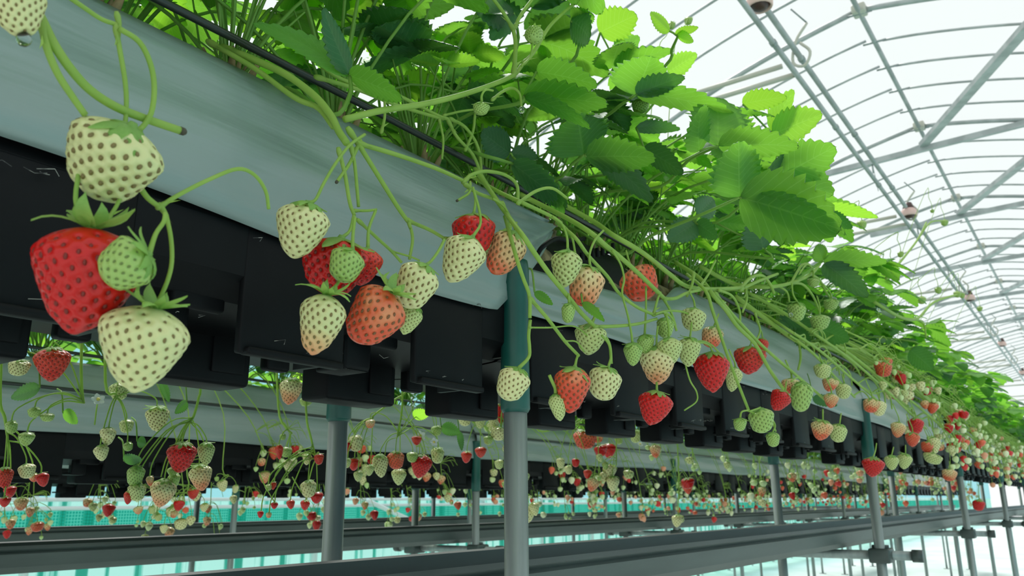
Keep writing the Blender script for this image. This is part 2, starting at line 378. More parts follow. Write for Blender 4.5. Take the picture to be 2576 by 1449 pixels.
# tie beams and wind braces
for i, k in enumerate((5, 10, 15, 20, 25)):
    y = 5.25+.432*k; zt = 2.98 - .0
    mb = MB(); pts = [(-1.78, y, zt-.03), (XR, y, zt), (.0, y, zt+.02)]
    for j in range(2):
        a, b = np.array(pts[j]), np.array(pts[j+1]); d = unit(b-a); n = np.array([0, 1, 0]); u = np.cross(d, n)
        vs_ = []
        for p in (a, b):
            for su, sn in ((-1, -1), (1, -1), (1, 1), (-1, 1)): vs_.append(p+u*.024*su+n*.02*sn)
        mb.add(vs_, [(0, 1, 5, 4), (1, 2, 6, 5), (2, 3, 7, 6), (3, 0, 4, 7), (0, 3, 2, 1), (4, 5, 6, 7)])
    tag(mb.build('tie_beam', ROOFT, smooth=False, loc=Z0), '%s pale horizontal tie beam crossing under the ridge' % ORD[i], 'beam', 'tie beams')
    mb = MB()
    for a, b in (((XR+.01, y-.02, zt+.03), (.05, y-1.79, 2.935)), ((.05, y-1.79, 2.935), (1.05, y-3.75, 2.48))):
        a, b = np.array(a), np.array(b); d = unit(b-a); n = unit(np.cross(d, (0, 0, 1))); u = np.cross(d, n); vs_ = []
        for p in (a, b):
            for su, sn in ((-1, -1), (1, -1), (1, 1), (-1, 1)): vs_.append(p+u*.02*su+n*.035*sn)
        mb.add(vs_, [(0, 1, 5, 4), (1, 2, 6, 5), (2, 3, 7, 6), (3, 0, 4, 7), (0, 3, 2, 1), (4, 5, 6, 7)])
    tag(mb.build('wind_brace', ROOFT, smooth=False, loc=Z0), '%s pale slanting wind brace right of the ridge' % ORD[i], 'brace', 'wind braces')
    mb = MB(); tube(mb, [(XR-.42, y, zt-.02), (XR-.40, y, zt-.30)], .003, 5, sub=1); tube(mb, [(XR-.42, y, zt-.02), (XR-.42, y, zt-.12)], .008, 6, sub=1)
    tag(mb.build('hanging_hook', GALV, loc=Z0), 'small dark wire hook hanging from the %s tie beam' % ORD[i], 'hook', 'tie beam hooks')
# twin supply pipes with brackets and lamps
for nm, x, z, r, lb in (('A', -.872, 1.90, .0125, 'lower left'), ('B', -.86, 2.01, .0135, 'upper right')):
    root = None
    mb = MB(); tube(mb, [(x, -1, z), (x, 30, z)], r, 10, sub=1)
    root = mb.build('overhead_pipe', ROOFT, loc=Z0)
    tag(root, 'long overhead supply pipe, %s one of the parallel pair' % lb, 'pipe', 'overhead pipes')
    for j in range(9):
        y = 3.15+j*1.0+(.4 if nm == 'B' else 0); mb = MB(); tube(mb, [(x, y-.012, z), (x, y+.012, z)], r+.0035, 10, sub=1)
        mb.build('coupling_ring', GALV, parent=root)
for j in range(7):
    y = 3.47+j*2.6
    mb = MB(); tube(mb, [(-.84, y, 2.05), (-.80, y, 1.99), (-.83, y, 1.93), (-.88, y, 1.96), (-.86, y, 2.06), (-.80, y, 2.14)], .007, 8, sub=4)
    o = mb.build('pipe_bracket', BEIGE, loc=Z0); tag(o, '%s looped beige bracket holding the overhead pipes' % ORD[j], 'bracket', 'pipe brackets')
    c = MB(); tube(c, [(-.80, y, 2.14), (-.85, y-.06, 2.20)], .004, 6, sub=1); c.build('chain', GALV, parent=o)
    mb = MB(); tube(mb, [(-.872, y+.03, 1.915), (-1.35, y+.03, 1.915)], .013, 8, sub=1); tube(mb, [(-.95, y+.07, 2.0), (-1.40, y+.07, 2.0)], .013, 8, sub=1)
    tag(mb.build('cross_pipe', BEIGE, loc=Z0), '%s pair of short beige cross pipes behind the overhead pipes' % ORD[j], 'pipe', 'cross pipes')
    yl = 2.93+j*3.1
    e = empty('grow_lamp', P3(-.85, yl, 1.96)); tag(e, 'dark round grow lamp on the overhead pipe at the top edge of view' if j == 0 else '%s round grow lamp along the overhead pipes' % ORD[j], 'lamp', 'overhead lamps')
    prof = [(0, -.026), (.02, -.024), (.036, -.012), (.042, .004), (.038, .05), (.026, .085), (0, .09)]
    def lathe(prof, n=16, ax=(0, 0, 1)):
        m_ = MB(); v = []
        for r, z in prof:
            for q in range(n): a = 2*math.pi*q/n; v.append((r*math.cos(a), r*math.sin(a), z))
        m_.add(v, grid_faces(len(prof), n, True)); return m_
    a = lathe(prof).build('lamp_socket', LAMPD, parent=e)
    b = lathe([(.041, -.004), (.046, -.016), (.052, -.012), (.054, .006), (.050, .028), (.040, .040)]).build('lamp_rim', LAMPP, parent=e)

# ------------------------------------------------------------ benches
def film_sheet(y0, y1, side, xo, zt=None, zb=None, n=None, seed=0, bulge=.0):
    """one side of the bed film: side=+1 faces the aisle of the camera. xo = outer x of the skirt"""
    n = n or max(24, int((y1-y0)*70)); mvn = 18; v = []
    ph = seed*1.7
    for i in range(n):
        y = y0+(y1-y0)*i/(n-1)
        top = zt(y) if zt else .358; bot = zb(y) if zb else .202
        for j in range(mvn):
            t = j/(mvn-1)                                  # 0 top inner edge .. 1 bottom
            z = top+(bot-top)*t
            s = (z-.202)/(.358-.202)
            x = -.048*max(0, s)**2.2                       # leans inward toward the bed
            x += .003+.005*math.sin(t*3.1)*math.sin(y*2.1+ph)+.003*math.sin(t*9+y*3.2+ph)+.0018*math.sin(t*17-y*5+ph*2)
            x += .0035*math.sin((t*1.2+y*6)*3+ph)*(t*(1-t)*2)
            v.append((xo+side*x, y, z+.003*math.sin(y*7+ph)*(t > .95)))
    m = MB(); m.add(v, grid_faces(n, mvn)); return m
def thicken(o, t=.0012):
    md = o.modifiers.new('thickness', 'SOLIDIFY'); md.thickness = t; return o
PER = .19
tray_meshes = {}
def tray_part(kind, side):
    key = (kind, side)
    if key in tray_meshes: return tray_meshes[key]
    mb = MB(); s = side
    if kind == 'skirt_panel':   # outer panel, x at outer edge, y 0..0.1
        box(mb, s*.132, s*.1398, 0, .102, .108, .205, bev=.002); box(mb, s*.134, s*.1455, .004, .098, .107, .113, bev=.002)
        box(mb, s*.085, s*.136, .094, .100, .112, .19)
    elif kind == 'foot':
        box(mb, -.02, .0225, 0, .097, .102, .156, bev=.004); box(mb, .012, .026, .113, .139, .121, .156, bev=.003); box(mb, .0225, .026, .055, .088, .112, .15, bev=.0015)
    elif kind == 'tab':
        box(mb, s*.095, s*.101, .140, .172, .118, .172, bev=.004); box(mb, s*.06, s*.099, .140, .172, .118, .123, bev=.002)
    elif kind == 'arch':
        box(mb, s*.108, s*.116, .098, .112, .125, .20, bev=.003); box(mb, s*.108, s*.116, .148, .192, .14, .20, bev=.003)
        tube(mb, [(s*.112, .112+.018*(1-math.cos(a)), .165+.016*math.sin(a)) for a in np.linspace(0, math.pi, 6)], .005, 6, sub=1)
    mats = [TRAY]
    tray_meshes[key] = mb.mesh(kind, mats, True); return tray_meshes[key]
def bench(xc, dz, segs, benchname, ends=None, first=False):
    seglab = 0
    for (y0, y1) in segs:
        nm = '%s length of black growing trough of the %s' % (ORD[seglab], benchname)
        root = empty('growing_trough', P3(xc, y0, dz)); tag(root, nm, 'trough', 'growing troughs')
        Ln = y1-y0
        mb = MB()      # body: V shaped shell
        prof = [(.134, .22), (.139, .205), (.1385, .166), (.115, .150), (.05, .145), (0, .142), (-.05, .145), (-.115, .150), (-.1385, .166), (-.139, .205), (-.134, .22), (-.130, .22), (-.127, .18), (-.105, .165), (0, .152), (.105, .165), (.127, .18), (.130, .22)]
        v = [(x, y, z) for y in (0, Ln) for x, z in prof]; n = len(prof)
        mb.add(v, [(i, (i+1) % n, n+(i+1) % n, n+i) for i in range(n)])
        box(mb, -.135, .135, 0, .006, .152, .218); box(mb, -.135, .135, Ln-.006, Ln, .152, .218)
        b = mb.build('trough_body', TRAY, parent=root, smooth=False)
        yy = .04+((-y0+.355) % PER)-0.0; yy = ((.355-y0) % PER)
        while yy < Ln-.1:
            for s in (1,):
                o = inst('skirt_panel', tray_part('skirt_panel', s), root); o.location = (0, yy, 0)
                if yy+.16 < Ln:
                    o = inst('hooked_tab', tray_part('tab', s), root); o.location = (0, yy, 0)
                    o = inst('arch_rib', tray_part('arch', s), root); o.location = (0, yy, 0)
            o = inst('foot', tray_part('foot', 1), root); o.location = (0, yy, 0)
            yy += PER
        # dust of dried roots caught along the ledge
        if first:
            d = MB(); r_ = random.Random(5)
            for q in range(260):
                y = r_.uniform(.02, Ln-.02); k = (y+y0-.355) % PER
                if k < .10: 
                    x, z = .1418, r_.choice([.118, .196])+r_.uniform(-.002, .002)
                    if r_.random() < .6: continue
                else: x, z = r_.uniform(.11, .12), r_.choice([.173, .168, .152, .131])+r_.uniform(-.003, .003)
                a = r_.uniform(0, 6); l = r_.uniform(.003, .010)
                tube(d, [(x+.001, y, z), (x+.002+r_.uniform(0, .002), y+l*math.cos(a), z+.4*l*math.sin(a)), (x+.001, y+l*1.6*math.cos(a+.7), z+.3*l*math.sin(a+1))], .0003, 3, sub=1, caps=False)
            o = d.build('root_dust', DUST, parent=root); o['kind'] = 'stuff'
        seglab += 1
def soil(xc, dz, y0, y1, lb):
    mb = MB(); n = 40; v = []
    for i in range(n):
        y = y0+(y1-y0)*i/(n-1)
        for x, z in ((-.1, .19), (-.118, .30), (-.09, .345), (-.03, .352), (.03, .352), (.09, .345), (.118, .30), (.1, .19)): v.append((x, y, z+.003*math.sin(y*23+x*90)))
    mb.add(v, grid_faces(n, 8, True)); o = mb.build('growing_medium', BROWN, loc=P3(xc, 0, dz)); tag(o, lb, 'soil', None, 'stuff')
def film_cover(xc, dz, y0, y1, label, **kw):
    root = empty('bed_film', P3(xc, 0, dz)); tag(root, label, 'plastic film', 'bed films')
    sh = film_sheet(y0, y1, 1, .1425, **kw).build('film_skirt', FILM, parent=root); thicken(sh)
    kb = {k: v_ for k, v_ in kw.items() if k == 'seed'}
    m = film_sheet(y0, y1, -1, -.1425, **kb); o = m.build('film_skirt', FILM, parent=root); thicken(o)
    m = MB(); n = 60; v = []
    for i in range(n):
        y = y0+(y1-y0)*i/(n-1)
        for x, z in ((-.094, .358), (-.06, .362), (0, .36), (.06, .362), (.094, .358)): v.append((x, y, z+.002*math.sin(y*31+x*50)))
    m.add(v, grid_faces(n, 5)); 
    if 'zt' not in kw: m.build('film_top', FILM, parent=root)
    return root
def post(x, y, side, benchname, lab, ztop=.26, zs=.096, dz=0):
    e = empty('support_post', P3(x, y, -.95)); tag(e, lab, 'post', 'support posts of the '+benchname)
    mb = MB(); tube(mb, [(0, 0, 0), (0, 0, .95+zs+dz+.03)], .0127, 16, sub=1); mb.build('steel_pipe', GALV, parent=e)
    mb = MB(); a, b = .95+zs+dz, .95+ztop+dz
    ps = [(0, 0, a-.004), (0, 0, a), (0, 0, a+.052), (0, 0, a+.055), (0, 0, a+.058), (0, 0, b-.03), (0, 0, b-.027), (0, 0, b-.008), (0, 0, b)]
    rs = [.0135, .0158, .0155, .0150, .0153, .0153, .0165, .0162, .0150]
    tube(mb, ps, rs, 20, sub=1); mb.build('green_sleeve', GREEN, parent=e)
    mb = MB(); tube(mb, [(0, 0, 0), (0, 0, .006)], .045, 16, sub=1); mb.build('foot_plate', GALV, parent=e)
    return e
def crossbar(xc, y, dz, lab):
    e = empty('cross_bar', P3(xc, y, -.134+dz)); tag(e, lab, 'bar', 'bench cross bars')
    mb = MB(); tube(mb, [(-.23, .024, 0), (.22, .024, 0)], .0115, 12, sub=1); mb.build('bar_pipe', GALV, parent=e)
    for s in (-.1425, .1425):
        mb = MB(); box(mb, s-.026, s+.026, -.018, .042, -.018, .018, bev=.005); tube(mb, [(s-.02, .01, .02), (s+.02, .01, .02)], .006, 8, sub=1); mb.build('clamp', CHAN, parent=e)
    for s in (-.235, .225):
        mb = MB(); tube(mb, [(s-.012, .024, 0), (s+.012, .024, 0)], .0155, 14, sub=1); mb.build('end_cap', CHAN, parent=e)
def channel(xc, dz, y0, y1, lab):
    mb = MB()
    pr = [(.072, -.060), (.078, -.058), (.080, -.064), (.073, -.070), (.078, -.074), (.070, -.100), (.058, -.113), (-.058, -.113), (-.070, -.100), (-.078, -.074), (-.073, -.070), (-.080, -.060), (-.078, -.055), (-.072, -.057), (-.066, -.100), (-.055, -.107), (.055, -.107), (.066, -.100)]
    ys = np.arange(y0, y1+.01, .5); n = len(pr); v = [(x, y, z) for y in ys for x, z in pr]
    mb.add(v, grid_faces(len(ys), n, True))
    tag(mb.build('drain_channel', CHAN, smooth=False, loc=P3(xc, 0, dz)), lab, 'gutter')

B = [(-.6425, 0.0, 'near bench'), (-1.8925, -.055, 'middle bench'), (-3.1425, -.075, 'far bench'), ]
for bi, (xc, dz, bn) in enumerate(B):
    yb = [.70, 2.215-.0, 2.16][bi]; sp = [1.598, 1.583, 1.58][bi]
    y00 = yb
    while y00 > -.4: y00 -= sp
    nk = 7 if bi == 0 else 9
    segs = [(y00+sp*k+.003, y00+sp*(k+1)-.003) for k in range(nk)]
    bench(xc, dz, segs, bn, first=(bi == 0))
    for k in range(nk):
        y0, y1 = segs[k]; kw = dict(seed=k+bi*3)
        lb = '%s pale grey plastic film skirt along the %s' % (ORD[k], bn)
        if bi == 0 and k == 0:
            zb = lambda y: .202+max(0, (y-.665))/(.84-.665)*.135+.006*math.sin(y*9)
            film_cover(xc, dz, y0, .84, 'grey film skirt of the near bench left of the green sleeved post, with raised corner', zb=zb, **kw)
        elif bi == 0 and k == 1:
            zt = lambda y: .262+.03*min(1, max(0, (y-.74)/.35))+.066*(0.5-.5*math.cos(math.pi*min(1, max(0, (y-1.06)/.22))))
            film_cover(xc, dz, y0+.01, y1, 'grey film skirt of the near bench right of the green sleeved post, sagging open', zt=zt, **kw)
        else: film_cover(xc, dz, y0, y1+.03, lb, **kw)
        py = y00+sp*(k+1)
        post(xc+.1425, py, 1, bn, '%s aisle-side support post of the %s%s' % (ORD[k], bn, ', its green sleeve showing whole' if (bi == 0 and k == 0) else ''), dz=dz)
        post(xc-.1425, py+.01+(.09 if bi == 0 and k > 0 else 0), -1, bn, '%s rear support post of the %s' % (ORD[k], bn), ztop=.19, zs=.105, dz=dz)
        crossbar(xc, py, (-.004, -.02, -.02)[bi], '%s horizontal cross bar clamped between the posts of the %s' % (ORD[k], bn))
    channel(xc, (-.007, -.021, -.021)[bi], -1.2, segs[-1][1], 'long grey drain channel under the %s' % bn)
    soil(xc, dz, segs[0][0], segs[-1][1], 'dark growing medium filling the bed of the %s' % bn)
    for xx, rr in ((.105, .0037), (-.105, .0037)):
        mb = MB(); pts = [(xc+xx+.004*math.sin(y*2), y, .374+dz+.003*math.sin(y*3.1)) for y in np.arange(-.4, 9, .3)]
        tube(mb, pts, rr, 10, sub=2); tag(mb.build('drip_tube', WIRE, loc=Z0), 'black drip tube lying along the %s edge of the %s' % ('aisle-side' if xx > 0 else 'rear', bn), 'tube')
mb = MB(); pts = [(-1.7465+.002*math.sin(y*2), y, .233+.003*math.sin(y*1.7)) for y in np.arange(-.4, 9, .3)]  # added dark tube that paints the shadow line of a film fold
tube(mb, pts, .0038, 8, sub=2); tag(mb.build('fold_shadow_strip', WIRE, loc=Z0), 'dark strip in place of the fold shadow along the film skirt of the middle bench', 'shadow strip')
# the black liner showing through the gap in the near film
mb = MB(); n = 50; v = []
for i in range(n):
    y = .715+.49*i/(n-1); e_ = math.sin(math.pi*min(1, max(0, (i/(n-1)))))**.35
    for j in range(9):
        t = j/8; z = .215+(.135*e_)*t; x = .128-.03*t**2+.006*math.sin(y*60+t*4)*.4
        v.append((x, y, z))
mb.add(v, grid_faces(n, 9)); o = mb.build('trough_liner', TRAY, loc=P3(B[0][0], 0, 0)); thicken(o, .002)
tag(o, 'black liner bulging through the gap in the near film right of the green sleeved post', 'liner')
mb = MB(); tube(mb, [onX(1352, 640, -.50), onX(1366, 620, -.495), onX(1400, 600, -.50), onX(1432, 606, -.505), onX(1470, 600, -.51)], .003, 8, sub=5)
for q in range(8):
    a = onX(1450+q*13, 640-q*4, -.497); b = onX(1452+q*13, 662-q*4, -.497); tube(mb, [a, b], .0026, 6, sub=1)
tag(mb.build('film_clip', TRAY), 'black toothed clip strip at the open film end right of the green sleeved post', 'clip')

# ------------------------------------------------------------ leaves
def leaflet_mesh(name, nu=37, nv=11, width=.78, cup=.18, droop=.22, fold=.12, teeth=9, ripple=.012, seed=0):
    """one leaflet of unit length along +X, blade in XY, upper face +Z; toothed rim, raised ribs between the veins"""
    v = []; uv = []; r_ = random.Random(seed); bend = r_.uniform(-.08, .08)
    for i in range(nu):
        u = i/(nu-1)
        w = width/2*(math.sin(math.pi*min(1, u**.78*.97+.015)))**.72 if u < .999 else .02
        w = max(w, .012)
        for j in range(nv):
            s = -1+2*j/(nv-1)
            tooth = 0
            if teeth:
                ph = (u*teeth+.15) % 1.0; tooth = (1-ph)**.9*.25*min(1, u*2.5)
            ww = w*(1-(tooth-.05)*(abs(s)**4))
            y = s*ww; x = u - (tooth*.25)*(abs(s)**4)*.35
            if i == nu-1 : x = 1-.03*abs(s)
            z = -droop*u*u + cup*(abs(s)*ww)**1.3*.9 + fold*abs(y) - .35*cup*(abs(s)**3)*w*2
            z += ripple*math.cos(2*math.pi*((u-abs(s)*.5*.55)*9.0))*min(1, abs(s)*4)*(1-abs(s)*.4)
            y += bend*u*u*.5
            v.append((x, y, z)); uv.append((u, .5+s*.5))
    m = MB(); m.add(v, grid_faces(nu, nv), 0, uv); return m
LF = [leaflet_mesh('leaflet', width=.80, cup=.25, droop=.18, seed=1), leaflet_mesh('leaflet', width=.74, cup=-.3, droop=.38, fold=.05, seed=2),
      leaflet_mesh('leaflet', width=.88, cup=.5, droop=.05, fold=.3, seed=3), leaflet_mesh('leaflet', width=.70, cup=.1, droop=.5, fold=-.15, seed=4)]
LFM = {}
def lmesh(k, mt):
    key = (k, mt.name)
    if key not in LFM: LFM[key] = LF[k].mesh('leaflet', [mt])
    return LFM[key]
LOW = [leaflet_mesh('l', nu=9, nv=5, width=.82, cup=.3, droop=.2, teeth=0, ripple=0, seed=5), leaflet_mesh('l', nu=9, nv=5, width=.74, cup=-.2, droop=.4, teeth=0, ripple=0, seed=6)]

def leaf_design(r_, reach, rise, size, mt):
    """a leaf leaving the crown along +X: petiole path, then three leaflets"""
    p = [(0, 0, 0), (reach*.18, 0, rise*.42), (reach*.5, r_.uniform(-.01, .01), rise*.80), (reach, r_.uniform(-.02, .02), rise)]
    end = np.array(p[-1]); d = unit(end-np.array(p[-2])); d = unit(d+np.array([.0, 0, -.35]))
    side = unit(np.cross((0, 0, 1), d)); up = np.cross(d, side)
    ml = []
    for a, sc in ((0, 1.0), (r_.uniform(58, 80), .92), (-r_.uniform(58, 80), .92)):
        t = math.radians(a+r_.uniform(-6, 6)); x = unit(d*math.cos(t)+side*math.sin(t)+up*r_.uniform(-.22, .05)); z = unit(up-x*np.dot(up, x)+side*r_.uniform(-.25, .25)); z = unit(z-x*np.dot(z, x)); y = np.cross(z, x)
        ml.append((x, y, z, size*sc*r_.uniform(.88, 1.1)))
    return p, end, ml
class LeafKit:
    def __init__(s, seed, reach, rise, size, mt):
        r_ = random.Random(seed); s.p, s.end, s.ml = leaf_design(r_, reach, rise, size, mt); s.mt = mt
        m = MB(); tube(m, s.p, [.0022, .0018, .0016, .0013], 6, sub=3, caps=False)
        for x, y, z, sz in s.ml: tube(m, [s.end-x*.002, s.end+x*.008], .0011, 5, sub=1, caps=False)
        s.pet = m.mesh('petiole', [STEMD]); s.k = [r_.randrange(4) for _ in range(3)]
    def place(s, root, mtx):
        o = inst('leaf', s.pet, root, mtx)
        for (x, y, z, sz), k in zip(s.ml, s.k):
            inst('leaflet', lmesh(k, s.mt), o, frame(s.end+x*.006, x, y, z, sz))
        return o
    def bake(s, mb, mtx, m0, m1):
        A = np.array(mtx)
        t = MB(); tube(t, s.p, [.0022, .0018, .0015, .0012], 4, sub=1, caps=False); v = t.v[0]
        mb.add(v@A[:3, :3].T+A[:3, 3], t.f, m0)
        for i, (x, y, z, sz) in enumerate(s.ml):
            l = LOW[i % 2]; B_ = np.array(frame(s.end+x*.006, x, y, z, sz)); C_ = A@B_
            mb.add(l.v[0]@C_[:3, :3].T+C_[:3, 3], l.f, m1, l.uv[0])
KITS = [LeafKit(11, .20, .17, .082, LEAF), LeafKit(12, .15, .20, .078, LEAF), LeafKit(13, .24, .12, .086, LEAF), LeafKit(14, .10, .22, .075, DARK), LeafKit(15, .12, .13, .055, YOUNG_LIT),
        LeafKit(16, .17, .15, .08, DARK), LeafKit(17, .22, .19, .085, LEAF), LeafKit(18, .08, .17, .05, YOUNG_LIT), LeafKit(19, .20, .10, .07, DARK), LeafKit(20, .14, .24, .09, LEAF)]
def crown(root):
    mb = MB(); r_ = random.Random(3)
    for q in range(9):
        a = q*2.4; b = .006+.004*(q % 3)
        tube(mb, [(b*math.cos(a), b*math.sin(a), -.012), (b*1.4*math.cos(a), b*1.4*math.sin(a), .012), (b*2.2*math.cos(a), b*2.2*math.sin(a), .034)], [.006, .005, .001], 6, sub=2)
    return mb.mesh('crown', [BROWN])
CROWN = crown(None)
def near_plant(x, y, z, seed, label, n=13, bias=None):
    r_ = random.Random(seed); root = empty('strawberry_plant', P3(x, y, z)); tag(root, label, 'plant', 'strawberry plants of the near bench')
    inst('crown', CROWN, root)
    for i in range(n):
        a = i*2.399+r_.uniform(-.3, .3)+seed; k = r_.randrange(len(KITS)); sc = r_.uniform(.75, 1.12)
        if x > B[0][0] and math.cos(a) > .3 and y < .75 and k in (2, 8): k = 1    # keep the skirt clear
        kt = KITS[k]
        tilt = r_.uniform(-.12, .18)
        m_ = Matrix.Rotation(a, 4, 'Z') @ Matrix.Rotation(-tilt, 4, 'Y') @ Matrix.Scale(sc, 4)
        kt.place(root, m_)
    # short upright petioles and stipules of the heart
    mb = MB()
    for q in range(12):
        a = r_.uniform(0, 6.28); h = r_.uniform(.06, .16); d = r_.uniform(.01, .07)
        tube(mb, [(0, 0, 0), (d*.4*math.cos(a), d*.4*math.sin(a), h*.5), (d*math.cos(a), d*math.sin(a), h)], [.002, .0015, .0009], 5, sub=2, caps=False)
    mb.build('young_petioles', STEMD, parent=root)
    return root
PLN = 0
PY = []
y = -.12
while y < 2.9:
    PY.append(y); y += .125
for i, y in enumerate(PY):
    for s in (1, -1):
        r_ = random.Random(i*2+s); PLN += 1
        yy = y+(.06 if s < 0 else 0)
        lb = 'green strawberry plant %s in the %s row of the near bench' % ((ORD+['twenty-first', 'twenty-second', 'twenty-third', 'twenty-fourth', 'twenty-fifth', 'twenty-sixth', 'twenty-seventh'])[i], 'aisle-side' if s > 0 else 'rear')
        near_plant(B[0][0]+s*.058, yy, .352, 100+PLN, lb, n=12 if s > 0 else 10)
# further plants: each a plant with its foliage as one mesh
FARM = []
for q in range(6):
    mb = MB(); r_ = random.Random(40+q)
    for i in range(13):
        a = i*2.399+r_.uniform(-.3, .3); kt = KITS[r_.randrange(len(KITS))]
        kt.bake(mb, Matrix.Rotation(a, 4, 'Z') @ Matrix.Rotation(-r_.uniform(-.15, .15), 4, 'Y') @ Matrix.Scale(r_.uniform(.8, 1.15), 4), 1, 0 if i % 4 else 2)
    FARM.append(mb.mesh('strawberry_plant', [LEAF, STEMD, YOUNG_LIT if q % 2 else DARK]))
cnt = 0
for bi, (xc, dz, bn) in enumerate(B):
    y0, y1, st = ((2.95, 10.5, .15), (-.2, 11.0, .165), (.3, 12, .2))[bi]
    y = y0
    while y < y1:
        for s in (1, -1):
            if bi == 2 and s < 0: continue
            o = inst('strawberry_plant', FARM[cnt % 6]); cnt += 1
            o.matrix_world = Matrix.Translation(Vector(P3(xc+s*.058, y+(.07 if s < 0 else 0), .352+dz))) @ Matrix.Rotation(cnt*1.3, 4, 'Z') @ Matrix.Scale(random.uniform(.9, 1.12), 4)
            tag(o, 'leafy green strawberry plant in the %s row of the %s%s' % ('aisle-side' if s > 0 else 'rear', bn, ', towards its distant end' if bi == 0 else ''), 'plant', 'plants in the %s row of the %s' % ('aisle-side' if s > 0 else 'rear', bn))
        y += st

# ---- the large leaves that stand out, each on a petiole of its own: base px, tip px, width px, distance, leaflet kind
def placed_leaflet(root, bx, by, tx, ty, w, F, mt, k=0, turn=45, dF=.0, name='leaflet'):
    a = atF(bx, by, F); b = atF(tx, ty, F+dF); x = b-a; ln = np.linalg.norm(x); x = x/ln
    view = unit((a+b)/2-np.array([0, 0, CAMZ])); perp = unit(np.cross(view, x))
    t = math.radians(turn); y = unit(perp*math.cos(t)+view*math.sin(t)); y = unit(y-x*np.dot(y, x)); z = np.cross(x, y)
    if z[2] < 0: y = -y; z = -z
    real = w*F/FPX/max(.45, math.cos(t)); sy = real/({0: .80, 1: .74, 2: .88, 3: .70}[k])
    return inst(name, lmesh(k, mt), root, Matrix.Translation(-Vector(root.location)) @ frame(a, x, y, z, (ln, sy, (ln+sy)*.4)))
LV = {'L': LEAF, 'D': DARK, 'Y': YOUNG_LIT}  # D carries painted shade, Y painted backlight as well as young growth
